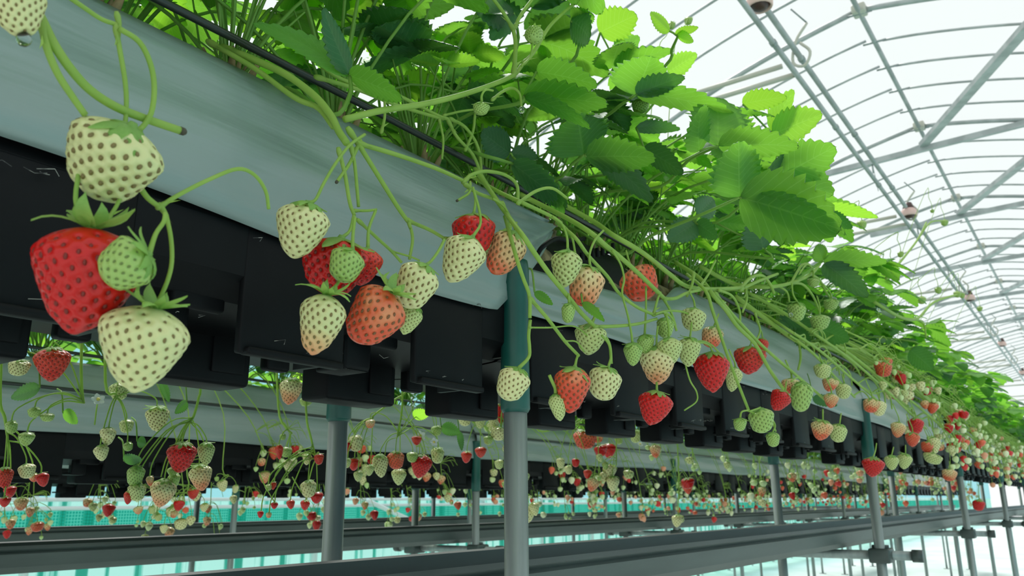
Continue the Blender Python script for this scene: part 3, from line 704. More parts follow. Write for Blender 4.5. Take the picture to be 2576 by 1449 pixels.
BIG = [  # label, petiole px path (x,y,F), leaflets
 ('broad bright strawberry leaf reaching furthest right over the aisle', [(1560, 640, 1.02), (1640, 592, .98), (1760, 542, .93), (1860, 497, .90)],
  [(1862, 497, 2120, 565, 190, 'L', 0, 32), (1860, 495, 1858, 352, 130, 'L', 2, 35), (1900, 500, 2140, 535, 60, 'L', 1, 60)]),
 ('strawberry leaf with pale shiny underside and toothed rim against the roof', [(1800, 560, 1.1), (1900, 480, 1.05), (1960, 447, 1.0)],
  [(1960, 447, 2100, 362, 125, 'L', 0, 30), (1962, 450, 2085, 480, 100, 'L', 0, 35), (1955, 445, 1925, 390, 70, 'D', 1, 40)]),
 ('tall fan-shaped strawberry leaf with a dark shadow patch near its top', [(1660, 470, 1.05), (1730, 405, 1.0), (1806, 368, .95)],
  [(1806, 368, 1805, 240, 150, 'L', 2, 25), (1808, 366, 2012, 352, 85, 'L', 0, 50), (1760, 380, 1738, 260, 70, 'L', 1, 45)]),
 ('bright yellow-green strawberry leaf catching light below the twin pipes', [(1880, 420, 1.15), (1920, 360, 1.12), (1940, 335, 1.1)],
  [(1942, 338, 2055, 290, 92, 'Y', 0, 25), (1940, 330, 1985, 232, 50, 'Y', 0, 50), (1868, 262, 1982, 236, 58, 'Y', 0, 40)]),
 ('fan strawberry leaf with scalloped dark rim above the long narrow leaf', [(1520, 295, 1.0), (1560, 265, .97), (1600, 238, .95)],
  [(1600, 240, 1640, 138, 150, 'L', 2, 30), (1602, 238, 1722, 180, 60, 'D', 0, 50), (1605, 236, 1842, 245, 55, 'L', 1, 55)]),
 ('pale green oval strawberry leaf beside the upright fruit stalk', [(1300, 262, .84), (1318, 243, .84)],
  [(1350, 180, 1514, 205, 80, 'L', 0, 38), (1318, 243, 1538, 248, 85, 'L', 0, 40), (1320, 246, 1506, 288, 48, 'L', 1, 50)]),
 ('mid green three-part strawberry leaf seen from below, left of the toothed dark leaf', [(1400, 450, .98), (1440, 412, .95), (1470, 390, .93)],
  [(1468, 388, 1452, 282, 165, 'L', 2, 30), (1475, 395, 1655, 385, 95, 'L', 0, 40), (1500, 388, 1645, 478, 70, 'D', 1, 35)]),
 ('blue-green drooping strawberry leaf over the crowded fruit stalks', [(1560, 430, 1.06), (1620, 372, 1.04)],
  [(1620, 372, 1728, 436, 62, 'D', 0, 30), (1600, 320, 1705, 318, 34, 'D', 0, 50)]),
 ('dark jagged strawberry leaf just above the drip tube', [(1330, 440, .95), (1290, 395, .95)],
  [(1282, 385, 1202, 328, 85, 'D', 0, 25), (1284, 385, 1345, 392, 45, 'D', 0, 40)]),
 ('long dark folded strawberry leaf lying along the drip tube', [(1230, 395, .86), (1290, 412, .88)],
  [(1288, 412, 1440, 520, 75, 'D', 0, 35), (1330, 430, 1450, 530, 60, 'L', 1, 40)]),
 ('hanging dark leaf with water drops along its teeth, top middle', [(1010, 120, 1.0), (1028, 60, .98)],
  [(1028, 58, 1112, 190, 70, 'L', 0, 30)]),
 ('large shaded strawberry leaf behind the drop-edged hanging leaf', [(1200, 330, 1.1), (1185, 200, 1.1)],
  [(1190, 195, 1118, 88, 115, 'D', 0, 25), (1195, 195, 1240, 130, 55, 'Y', 0, 35)]),
 ('long light green strawberry leaf arching over the near fruit stalks', [(835, 290, .66), (880, 240, .67), (880, 192, .68)],
  [(878, 190, 1030, 242, 62, 'L', 0, 48), (876, 190, 670, 12, 62, 'L', 1, 58), (880, 185, 800, 20, 60, 'D', 0, 45)]),
 ('rounded blue-green strawberry leaf with curled rim at the top centre-right', [(1450, 140, 1.0), (1438, 52, .98)],
  [(1436, 50, 1512, 98, 90, 'D', 1, 25), (1440, 50, 1500, 30, 50, 'L', 0, 40)]),
 ('bright backlit strawberry leaf at the top edge left of the roof gap', [(1480, 170, 1.15), (1510, 82, 1.12)],
  [(1508, 82, 1606, 32, 95, 'Y', 0, 22), (1545, 150, 1600, 98, 62, 'L', 0, 30)]),
 ('very dark strawberry leaf at the top edge left of the upright stalk', [(1300, 120, 1.0), (1292, 32, .97)],
  [(1292, 30, 1178, 48, 90, 'D', 1, 25), (1290, 35, 1240, 92, 60, 'D', 0, 30)]),
 ('small bright strawberry leaf behind the scalloped fan leaf', [(1660, 240, 1.2), (1680, 182, 1.2)],
  [(1680, 182, 1745, 140, 58, 'Y', 0, 25)]),
 ('near-black shaded strawberry leaf low beside the drip tube', [(1800, 580, 1.1), (1750, 562, 1.1)],
  [(1748, 562, 1688, 600, 72, 'D', 0, 15), (1752, 560, 1812, 600, 45, 'D', 0, 30), (1755, 540, 1802, 492, 65, 'D', 0, 15)]),
 ('olive green strawberry leaf hanging behind the broad bright leaf', [(1930, 650, 1.2), (1922, 626, 1.2)],
  [(1920, 626, 1898, 528, 92, 'D', 0, 30), (1800, 560, 1915, 565, 40, 'L', 0, 50)]),
 ('long flat green strawberry leaf below the broad bright leaf, pointing right', [(1960, 720, 1.35), (2071, 657, 1.35)],
  [(2072, 656, 2232, 648, 50, 'L', 0, 50), (2075, 662, 2180, 738, 62, 'D', 0, 35), (2070, 655, 2050, 610, 40, 'L', 0, 30)]),
 ('small bright strawberry leaf poking out right of the broad bright leaf', [(2040, 560, 1.3), (2078, 525, 1.3)],
  [(2076, 522, 2212, 538, 34, 'Y', 0, 50), (2080, 540, 2150, 572, 38, 'D', 0, 30)]),
 ('sprig of young pale leaves and flower buds standing against the roof', [(1670, 170, 1.05), (1690, 125, 1.03), (1705, 92, 1.0)],
  [(1684, 78, 1628, 30, 34, 'Y', 0, 35), (1700, 88, 1760, 62, 24, 'Y', 0, 40), (1702, 86, 1752, 104, 26, 'Y', 0, 35)]),
 ('two shaded strawberry leaves hanging over the film right of centre', [(2000, 800, 1.5), (2040, 840, 1.5)],
  [(1960, 800, 2050, 815, 50, 'D', 0, 30), (2060, 825, 2140, 855, 62, 'D', 0, 20), (2000, 830, 2040, 880, 45, 'D', 0, 20)]),
 ('dark glossy strawberry leaf far along the canopy edge', [(2300, 860, 1.9), (2290, 880, 1.9)],
  [(2290, 880, 2350, 930, 60, 'D', 0, 25)]),
]
for lb, pet, lfs in BIG:
    F0 = pet[-1][2]; root = empty('strawberry_leaf', atF(*pet[-1])); tag(root, lb, 'leaf', 'large leaves over the aisle')
    loc = np.array(root.location)
    mb = MB(); p = [atF(*q)-loc for q in pet]; p0 = p[0]+loc; c0 = P3(-.59, p0[1]+.02, .36); p = [c0-loc, (c0*.45+p0*.55)+np.array([-.02, 0, .03])-loc]+p
    tube(mb, p, [.0024]+[.0020]*(len(p)-2)+[.0015], 8, sub=4)
    for l in lfs:
        b = atF(l[0], l[1], F0)-loc
        if np.linalg.norm(b) > .002: tube(mb, [p[-1], p[-1]*.5+b*.5+np.array([0, 0, .001]), b], .0013, 6, sub=2)
    mb.build('petiole', STEMD, parent=root)
    for (bx, by, tx, ty, w, t, k, turn) in lfs:
        placed_leaflet(root, bx, by, tx, ty, w, F0, LV[t], k, turn, dF=(.03 if (bx+tx) % 2 else -.03))

# ------------------------------------------------------------ strawberries
def fruit_shape(kind):
    """radius along the axis t (0 shoulder .. 1 tip), and squash of the section"""
    K = {'cone': (.50, .96, .34, 1.0), 'wedge': (.46, .86, .52, .86), 'round': (.52, .80, .62, 1.0), 'long': (.42, 1.0, .36, .95), 'heart': (.54, .98, .27, .92)}[kind]
    R, Ln, blunt, sq = K
    def r(t):
        a = min(1, t/.30); shoulder = math.sin(a*math.pi/2)**.55
        q = max(0, (t-.26)/.74); body = 1-(1-blunt)*q**1.45
        tip = math.sqrt(max(0, 1-max(0, (t-.78)/.22)**2)) if t > .78 else 1
        return R*shoulder*body*tip
    return r, Ln, sq
def fruit_mesh(kind, nu, nv, nseed, dimple=True, seed=0, seedsub=True):
    r, Ln, sq = fruit_shape(kind); r_ = random.Random(seed)
    l1, l2 = r_.uniform(0, 6), r_.uniform(0, 6)
    def surf(t, a):
        rr = r(t)*(1+.035*math.cos(2*a+l1)+.03*math.cos(3*a+l2)*(1-t))
        cx = .05*math.sin(t*2.5+l1)*t
        return np.array([cx+rr*math.cos(a), rr*sq*math.sin(a), -Ln*t+.045*math.exp(-(t/.05)**2)*0 - .0])
    ts = [(i/(nu-1)) for i in range(nu)]; ts = [t**1.0*.999+.0005 for t in ts]
    ts = [.5-.5*math.cos(math.pi*(t*.92+.04)) for t in ts]; ts = [(t-ts[0])/(ts[-1]-ts[0]) for t in ts]
    V = np.array([surf(t, 2*math.pi*j/nv) for t in ts for j in range(nv)])
    # seeds on a spiral, evenly by area
    tt = np.linspace(.02, .985, 400); area = np.array([max(r(t), .03) for t in tt]); cum = np.cumsum(area); cum /= cum[-1]
    seeds = []
    for k in range(nseed):
        t = np.interp((k+.5)/nseed, cum, tt); a = k*2.399963
        p = surf(t, a); e = 1e-3
        pt = surf(min(.999, t+e), a)-surf(t-e, a); pa = surf(t, a+e)-surf(t, a-e)
        n = unit(np.cross(pa, pt)); n = n if np.dot(n, [math.cos(a), math.sin(a), 0]) > -.2 or t > .9 else -n
        if np.dot(n, p-np.array([0, 0, -Ln*.45])) < 0: n = -n
        seeds.append((p, n, unit(pt), t))
    SP = np.array([s[0] for s in seeds]); spc = .105*math.sqrt(200/nseed)
    if dimple:
        cen = np.array([0, 0, -Ln*.45])
        nrm = V-cen; nrm[:, 2] *= .5; nrm /= np.linalg.norm(nrm, axis=1)[:, None]
        d = np.sqrt(((V[:, None, :]-SP[None])**2).sum(2)).min(1)
        disp = -.036*np.exp(-(d/(spc*.36))**2)+.010*np.minimum(1, d/(spc*.6)); V = V+nrm*disp[:, None]
    uv = np.array([[t, 0] for t in ts for j in range(nv)])
    m = MB(); f = grid_faces(nu, nv, True); m.add(V, f, 0, uv)
    m.add([V[:nv].mean(0)-[0, 0, .0]]+list(V[:nv]), [(0, 1+(j+1) % nv, 1+j) for j in range(nv)], 0, [[0, 0]]*(nv+1))
    m.add([V[-nv:].mean(0)-[0, 0, .004]]+list(V[-nv:]), [(0, 1+j, 1+(j+1) % nv) for j in range(nv)], 0, [[1, 0]]*(nv+1))
    for p, n, t, tv in seeds:
        b = np.cross(n, t); w, l, h = spc*.20, spc*.30, spc*.15; c = p-n*(.022 if dimple else .004)
        if seedsub:
            m.add([c+b*w*.92*math.cos(q*math.pi/4)+t*l*.92*math.sin(q*math.pi/4) for q in range(8)]+[c+b*w*.5*math.cos(q*math.pi/2)+t*l*.5*math.sin(q*math.pi/2)+n*h for q in range(4)], [(2*q, 2*q+1, 8+(q+1) % 4, 8+q) for q in range(4)]+[(2*q+1, (2*q+2) % 8, 8+(q+1) % 4) for q in range(4)]+[(8, 9, 10, 11)], 1)
        else: m.add([c-t*l+n*.008, c+b*w+n*.008, c+t*l+n*.008, c-b*w+n*.008], [(0, 1, 2, 3)], 1)
    return m
def calyx_mesh(seed, style='spread', n=10, near=True):
    r_ = random.Random(seed); m = MB(); nu, nv = (7, 5) if near else (4, 3)
    tube(m, [(0, 0, .05), (0, 0, .0), (0, 0, -.03)], [.035, .06, .12], 8, sub=1)
    for k in range(n):
        a = 2*math.pi*k/n+r_.uniform(-.15, .15); ln = r_.uniform(.38, .56)*(1 if k % 2 else .80); wd = r_.uniform(.065, .09)
        lift = r_.uniform(-.1, .5) if style == 'spread' else (r_.uniform(.5, 1.1) if style == 'up' else r_.uniform(-.5, .0))
        curl = r_.uniform(-.6, .9); v = []; rad = np.array([math.cos(a), math.sin(a), 0]); tan = np.array([-math.sin(a), math.cos(a), 0])
        for i in range(nu):
            u = i/(nu-1); w = wd*(math.sin(math.pi*min(1, .22+.78*u))**.8 if u < 1 else .02)
            if i == nu-1: w = .004
            th = lift*(1-u*.2)-1.0*u*(style != 'up')*.9+curl*u*u
            rr = .05+ln*u*math.cos(th*.8) if True else 0; zz = .012+ln*u*math.sin(th)*.6
            for j in range(nv):
                s = -1+2*j/(nv-1); v.append(rad*rr+tan*(w*s)+np.array([0, 0, zz-.02*s*s]))
        m.add(v, grid_faces(nu, nv))
    return m
HI = {k: fruit_mesh(k, 74, 96, n, True, i).mesh('fruit', [FLESH, SEED]) for i, (k, n) in enumerate((('cone', 125), ('wedge', 120), ('round', 100), ('long', 115), ('heart', 145)))}
MID = {k: fruit_mesh(k, 18, 20, 70, False, i+9, False).mesh('fruit', [FLESH, SEED]) for i, k in enumerate(('cone', 'wedge', 'round', 'long', 'heart'))}
SML = {k: fruit_mesh(k, 9, 10, 0, False, i+20, False) if False else None for i, k in enumerate(('cone',))}
CAL = {(st, q): calyx_mesh(q*7+len(st), st).mesh('calyx', [CALYX]) for st in ('spread', 'up', 'down') for q in range(3)}
CALF = [calyx_mesh(70+q, ('spread', 'down')[q], 7, False).mesh('calyx', [CALYX]) for q in range(2)]
COLR = {'W': (.0, .0, .0), 'Wt': (.10, .0, .55), 'Wp': (.22, .0, .35), 'P': (.34, .0, .35), 'O': (.55, .0, .25), 'R': (.85, .0, .15), 'RR': (1.15, .0, .0), 'G': (.0, .95, .0), 'GW': (.0, .45, .0), 'B': (.0, 1.0, .0)}
nb = 0
def berry(tx, ty, bx, by, w, c, X, label, kind='cone', stalk=None, cal='spread', near=True, depth=0.0, group=None, sr=.0011, calscale=1.0, jit=.0):
    """a fruit hanging in the vertical plane X: shoulder px (tx,ty), tip px (bx,by), width px"""
    global nb; nb += 1
    a = onX(tx, ty, X); b = onX(bx, by, X); F = proj((a+b)/2)[2]
    view = unit((a+b)/2-np.array([0, 0, CAMZ]))
    # keep the axis in the image plane through a, with a lean in depth
    bb = ray(bx, by); bb = bb*(F/1.0); bb[2] += CAMZ; aa = ray(tx, ty)*F; aa[2] += CAMZ
    ax = bb-aa; Ln = np.linalg.norm(ax); z = -unit(unit(ax)+view*depth)
    x = unit(np.cross(view, z)); y = np.cross(z, x); rot = random.uniform(0, 6.28) if kind not in ('wedge', 'heart', 'long') else random.choice((0, math.pi))+random.uniform(-.3, .3)
    x2 = x*math.cos(rot)+y*math.sin(rot); y2 = np.cross(z, x2)
    wid = w*F/FPX; R, L0, _, _ = {'cone': (.50, .96, 0, 0), 'wedge': (.46, .86, 0, 0), 'round': (.52, .80, 0, 0), 'long': (.42, 1.0, 0, 0), 'heart': (.54, .98, 0, 0)}[kind]
    sx = wid/(2*R); sz = Ln/L0
    root = empty('strawberry', aa); tag(root, label, 'strawberry', group)
    fo = inst('fruit', (HI if near else MID)[kind], root, frame((0, 0, 0), x2, y2, z, (sx, sx, sz)))
    cc = COLR[c]; fo.color = (cc[0]+random.uniform(-.03, .03)*(cc[0] > .15), min(1, cc[1]+random.uniform(0, .12)), cc[2], 1)
    cm = CAL[(cal, nb % 3)] if near else CALF[nb % 2]
    s2 = sx*1.05*calscale
    inst('calyx', cm, root, frame(z*sz*.012, x, y, z, (s2, s2, s2)))
    if not stalk: stalk = [(tx-34, ty+70), (tx-14, ty+34), (tx-3, ty+6)] if cal == 'up' else [(tx-16, ty-46), (tx-9, ty-30), (tx-2, ty-14)] if X > -.8 else None
    if stalk:
        mb = MB(); q = [onX(px, py, X+(.002 if i == len(stalk)-1 else .004)) if len(s_) < 3 else onX(px, py, s_[2]) for i, s_ in enumerate(stalk) for px, py in (s_[:2],)]
        if group and group.startswith('flower buds'):
            c0 = P3(-.585, q[0][1]-.04, .37); q = [c0, c0*.4+q[0]*.6+np.array([0, 0, .03])]+q; sr = .0008
        q = [p-aa for p in q]+[z*sz*.02]
        tube(mb, q, [sr]*(len(q)-1)+[sr*1.2], 8, sub=4); mb.build('fruit_stem', STEM, parent=root)
    return root

XA, XB, XC, XD = -.365, -.395, -.355, -.345
T = [ # tx,ty,bx,by,w,colour,X,label,kind,stalk,calyx,depth
 (52, -40, 48, 92, 120, 'W', XA+.01, 'white strawberry cut by the top left corner, a water drop at its tip', 'wedge', [(90, -60), (70, -50)], 'spread', 0),
 (330, 322, 232, 500, 232, 'W', XA, 'large blunt white strawberry with brown seeds, uppermost of the foreground cluster', 'wedge', [(300, 72), (350, 105), (378, 160), (388, 220), (380, 285), (352, 325)], 'down', .15),
 (232, 575, 196, 840, 262, 'RR', XA-.01, 'biggest glossy red strawberry, foreground left', 'heart', [(215, 290), (203, 400), (190, 500), (207, 548)], 'up', 0),
 (372, 640, 262, 690, 138, 'G', XA+.02, 'round light green unripe strawberry overlapping the big red one', 'round', [(416, 535), (412, 558), (392, 588)], 'spread', -.2),
 (388, 775, 325, 985, 214, 'W', XA+.005, 'large white strawberry at the bottom of the foreground cluster', 'heart', [(418, 540), (430, 600), (432, 660), (420, 710), (398, 758)], 'up', 0),
 (772, 512, 742, 650, 130, 'W', XB, 'white strawberry left and topmost in the second cluster, before the film', 'cone', [(918, 338), (880, 365), (845, 410), (815, 460), (793, 503)], 'spread', 0),
 (858, 602, 826, 742, 165, 'RR', XB-.012, 'wide red strawberry behind the small green one in the second cluster', 'wedge', [(890, 542), (880, 580)], 'down', 0),
 (925, 625, 905, 718, 88, 'R', XB-.01, 'red strawberry with pale neck peeping right of the small green one', 'cone', [(945, 530), (928, 575)], 'down', 0),
 (886, 628, 850, 706, 88, 'G', XB+.012, 'small pale green strawberry centred before two red ones', 'round', [(893, 545), (888, 590)], 'down', -.1),
 (822, 742, 788, 893, 118, 'Wt', XB+.005, 'white strawberry with blushing tip at the lower left of the second cluster', 'long', [(860, 690), (848, 715)], 'up', 0),
 (985, 735, 888, 858, 140, 'O', XB+.01, 'bright orange-red strawberry at the bottom of the second cluster', 'wedge', [(1000, 690), (992, 712)], 'up', .1),
 (1072, 668, 1012, 768, 104, 'W', XB+.012, 'white strawberry touching the top right of the orange-red one', 'round', [(1118, 603), (1104, 630), (1086, 655)], 'spread', 0),
 (1046, 772, 1012, 840, 60, 'GW', XB-.008, 'greenish unripe strawberry half hidden right of the orange-red one', 'cone', None, 'spread', 0),
 (1192, 540, 1190, 640, 114, 'RR', XB-.01, 'shiny red strawberry before the film, above a white one', 'round', [(1190, 470), (1196, 505)], 'spread', 0),
 (1188, 598, 1132, 710, 114, 'W', XB+.012, 'white strawberry hanging in front of the shiny red one', 'cone', [(1192, 480), (1206, 530), (1208, 565)], 'down', 0),
 (1248, 595, 1232, 662, 48, 'GW', XB-.01, 'small pale unripe strawberry squeezed between a white and a pink one', 'cone', [(1300, 560), (1270, 578)], 'down', 0),
 (1296, 585, 1240, 688, 92, 'P', XB, 'pinkish-orange strawberry hanging just left of the green post sleeve', 'wedge', [(1240, 500), (1268, 520), (1290, 560)], 'down', 0),
 (1428, 630, 1418, 724, 80, 'GW', XC, 'pale green-white strawberry near the open film end', 'long', [(1390, 544), (1413, 563), (1426, 595)], 'down', 0),
 (1484, 672, 1458, 768, 88, 'P', XC, 'salmon pink strawberry under the black clip strip', 'round', [(1518, 580), (1496, 605), (1483, 640)], 'spread', 0),
 (1592, 680, 1636, 752, 96, 'O', XC-.03, 'red strawberry with white shoulder tucked against the black liner', 'round', [(1575, 630), (1582, 655)], 'down', -.5),
 (1432, 764, 1426, 812, 36, 'B', XC, 'small green bud fruit left of the long bending stalk', 'round', [(1430, 738)], 'down', 0),
 (1488, 815, 1480, 893, 80, 'GW', XC-.01, 'pale green strawberry under the stalk fork, dark tray behind', 'cone', [(1505, 775), (1495, 800)], 'down', 0),
 (1304, 928, 1272, 1006, 84, 'W', XC-.01, 'white strawberry hanging low in front of the green post sleeve', 'round', [(1334, 805), (1330, 844), (1332, 873), (1330, 899)], 'spread', 0),
 (1446, 925, 1428, 1038, 92, 'O', XC, 'long orange-red strawberry left of a white one, above the tray feet', 'long', [(1454, 893), (1450, 905)], 'down', 0),
 (1530, 925, 1506, 1004, 82, 'W', XC+.005, 'white strawberry touching the long orange-red one', 'round', [(1514, 844), (1531, 865), (1537, 895)], 'spread', 0),
 (1398, 990, 1412, 1058, 46, 'GW', XC-.01, 'narrow unripe strawberry behind the lower left of the orange-red one', 'cone', None, 'down', 0),
 (1591, 863, 1594, 920, 50, 'B', XC, 'small dark green strawberry left of the crowded pale group', 'cone', [(1540, 630), (1561, 664), (1570, 702), (1565, 737), (1578, 788), (1587, 831)], 'down', 0),
 (1622, 842, 1628, 892, 44, 'B', XC-.008, 'dark green bud fruit behind the crowded pale group', 'cone', [(1625, 720), (1625, 780)], 'down', 0),
 (1652, 872, 1656, 970, 90, 'Wp', XC-.002, 'white strawberry turning pink below, above the hanging red one', 'cone', [(1655, 820), (1652, 850)], 'down', .1),
 (1683, 850, 1686, 918, 66, 'GW', XC+.012, 'pale green strawberry at the front of the crowded group', 'cone', [(1676, 790), (1682, 820)], 'down', 0),
 (1736, 850, 1728, 922, 62, 'GW', XC, 'pale green strawberry right of the crowded group with spiky calyx', 'cone', [(1740, 810), (1738, 832)], 'spread', 0),
 (1676, 800, 1670, 850, 44, 'B', XC, 'small green fruit topmost of the crowded group', 'round', [(1650, 790), (1668, 785)], 'down', 0),
 (1748, 775, 1738, 832, 62, 'GW', XC, 'pale unripe strawberry hanging before the film, right of the stalk junction', 'round', [(1735, 735), (1745, 755)], 'down', 0),
 (1796, 822, 1786, 874, 56, 'P', XC-.04, 'small blushing strawberry shaded behind a stalk before the film', 'round', [(1808, 790)], 'down', 0),
 (1792, 888, 1790, 987, 90, 'RR', XC, 'shiny deep red heart-shaped strawberry before the film edge', 'heart', [(1745, 870), (1765, 862), (1785, 870)], 'spread', 0),
 (1850, 925, 1838, 985, 44, 'GW', XC-.015, 'pale unripe strawberry behind the shiny deep red one', 'cone', None, 'down', 0),
 (1888, 872, 1884, 942, 78, 'R', XC-.03, 'red strawberry crossed by thin curling stalks', 'cone', [(1893, 845)], 'down', 0),
 (1918, 850, 1914, 900, 32, 'R', XC-.05, 'small narrow red strawberry under leaves right of the crossed red one', 'cone', None, 'down', 0),
 (1652, 985, 1638, 1070, 88, 'RR', XC, 'red strawberry hanging lowest before the tray feet, centre right', 'heart', [(1652, 962)], 'spread', 0),
 (1862, 1052, 1862, 1084, 32, 'B', XC+.01, 'tiny green bud with open sepals at the end of a long straight stalk', 'round', [(1882, 1032), (1866, 1036)], 'down', 0),
 (1912, 1028, 1922, 1088, 62, 'G', XC+.01, 'green strawberry at the tip of the long straight stalk', 'round', [(1885, 1035), (1900, 1030)], 'down', 0),
 (1944, 1088, 1944, 1124, 34, 'B', XC+.01, 'tiny green bud below the long-stalked green strawberry', 'round', [(1940, 1050), (1950, 1070)], 'down', 0),
 (1975, 985, 1945, 1030, 52, 'RR', XC, 'red strawberry left of a green one at the film edge', 'cone', [(1978, 960)], 'down', 0),
 (1992, 952, 1988, 990, 48, 'P', XC-.01, 'orange strawberry behind the green one at the film edge', 'round', None, 'down', 0),
 (2018, 962, 2014, 1035, 56, 'G', XC+.01, 'light green strawberry with big star calyx at the film edge', 'round', [(1990, 960), (2005, 950)], 'down', 0),
 (2070, 1058, 2064, 1108, 52, 'P', XD, 'pink strawberry hanging before the dark tray, paired with a pale one', 'cone', [(2070, 1030)], 'spread', 0),
 (2112, 1068, 2104, 1112, 44, 'GW', XD, 'pale strawberry paired with the pink one before the dark tray', 'round', [(2116, 1040)], 'spread', 0),
 (2068, 915, 2068, 952, 42, 'GW', XD, 'pale green strawberry high on the film, above an orange one', 'round', [(2060, 890)], 'down', 0),
 (2090, 950, 2086, 985, 42, 'P', XD-.01, 'orange-pink strawberry in the middle of the little group on the film', 'cone', None, 'down', 0),
 (2124, 965, 2118, 1003, 40, 'GW', XD, 'pale green strawberry right of the orange-pink one on the film', 'round', [(2118, 940)], 'down', 0),
 (2092, 990, 2088, 1026, 36, 'P', XD, 'blushing strawberry lowest of the little group on the film', 'cone', None, 'down', 0),
 (2194, 1002, 2190, 1038, 40, 'P', XD-.01, 'dull red strawberry behind a white one near the second sleeve', 'round', None, 'down', 0),
 (2213, 1008, 2210, 1046, 36, 'W', XD, 'creamy white strawberry before a dull red one near the second sleeve', 'round', [(2205, 985)], 'down', 0),
 (2222, 908, 2221, 948, 44, 'O', XD, 'single red strawberry hanging among the stalks under the leaves', 'round', [(2212, 850), (2216, 885)], 'spread', 0),
 (2006, 762, 2000, 808, 46, 'G', XD-.02, 'green strawberry hanging high among arching stalks', 'round', [(1992, 712), (1995, 740)], 'spread', 0),
 (2062, 792, 2064, 830, 50, 'G', XD-.02, 'green drop-tipped strawberry right of the high green one', 'round', [(2055, 745), (2062, 770)], 'down', 0),
 (2046, 700, 2044, 722, 30, 'B', XD-.02, 'nodding green bud with reflexed sepals under an arching stalk', 'round', [(2010, 690), (2030, 665), (2045, 680)], 'down', 0),
 (2092, 752, 2090, 780, 36, 'B', XD-.02, 'small green bud right of the nodding one', 'round', [(2070, 715), (2088, 735)], 'down', 0),
 (2196, 1152, 2195, 1200, 54, 'RR', XD, 'bright red heart-shaped strawberry hanging by the second aisle post', 'heart', [(2205, 1115), (2202, 1135)], 'spread', 0),
 (2243, 1146, 2242, 1182, 34, 'GW', XD, 'pale green strawberry right of the bright red heart-shaped one', 'cone', [(2248, 1125)], 'spread', 0),
 (2278, 1142, 2272, 1180, 36, 'GW', XD, 'pale green strawberry second to the right of the bright red one', 'cone', [(2278, 1120)], 'spread', 0),
 (2262, 1062, 2255, 1100, 36, 'P', XD, 'blushing long strawberry in the thick of the far stalks', 'cone', None, 'down', 0),
 (2304, 1052, 2303, 1090, 38, 'RR', XD-.01, 'red strawberry high in the thick of the far stalks', 'round', None, 'down', 0),
 (2296, 1088, 2294, 1124, 36, 'O', XD, 'orange-red strawberry below the high red one in the far stalks', 'cone', None, 'down', 0),
 (2350, 1100, 2346, 1142, 34, 'W', XD, 'white strawberry in the far stalks beside two red ones', 'round', None, 'down', 0),
 (2335, 1112, 2328, 1138, 30, 'O', XD-.01, 'red strawberry behind the white one in the far stalks', 'round', None, 'down', 0),
 (2348, 1140, 2342, 1166, 44, 'GW', XD, 'broad pale strawberry low in the far stalks', 'round', None, 'down', 0),
 (2390, 1180, 2388, 1210, 34, 'P', XD, 'dull pink strawberry low before the far trays', 'round', [(2388, 1160)], 'down', 0),
 (2463, 1258, 2462, 1285, 28, 'RR', XD, 'lone red strawberry hanging lowest above the far drain channel', 'round', [(2462, 1220)], 'spread', 0),
 (1212, 258, 1210, 290, 42, 'B', -.42, 'nodding green bud fruit below the long pale stalk', 'round', [(1240, 228), (1222, 226), (1212, 240)], 'down', 0),
 (1342, 80, 1352, 120, 46, 'B', -.41, 'small green fruit facing forward at the fork of the upright stalk', 'round', [(1312, 165), (1335, 140)], 'spread', -1.5),
 (1612, 250, 1612, 285, 44, 'B', -.42, 'dark green unripe fruit half hidden under the fan leaf', 'round', [(1590, 240), (1600, 236)], 'spread', 0),
]
for (tx, ty, bx, by, w, c, X, lb, kd, st, ca, dp) in T:
    berry(tx, ty, bx, by, w, c, X, lb, kd, st, ca, True, dp, 'strawberries on the aisle side of the near bench', sr=.0014 if X == XA else .0011, calscale=1.5 if c == 'B' else 1.25 if c == 'G' else 1.0)
# a clear drop on the corner strawberry
mb = MB(); n_ = 10; v = [(math.cos(2*math.pi*j/n_)*.0032*math.sin(math.pi*i/6), math.sin(2*math.pi*j/n_)*.0032*math.sin(math.pi*i/6), -.0036*math.cos(math.pi*i/6)) for i in range(7) for j in range(n_)]
mb.add(v, grid_faces(7, n_, True)); GL = mat('water', (1, 1, 1), .0); GL.node_tree.nodes['Principled BSDF'].inputs['Transmission Weight'].default_value = 1.0; GL.node_tree.nodes['Principled BSDF'].inputs['IOR'].default_value = 1.33
WD = mb.mesh('water_drop', [GL])
for i, (px, py, X, lb) in enumerate(((60, 98, XA+.01, 'water drop under the corner strawberry'), (1312, 277, -.42, 'water drop at the end of the curled stalk left of the pale oval leaf'), (1990, 792, XD-.02, 'water drop left of the high green strawberry'))):
    o = inst('water_drop', WD); o.location = tuple(onX(px, py, X)); tag(o, lb, 'water drop', 'water drops')

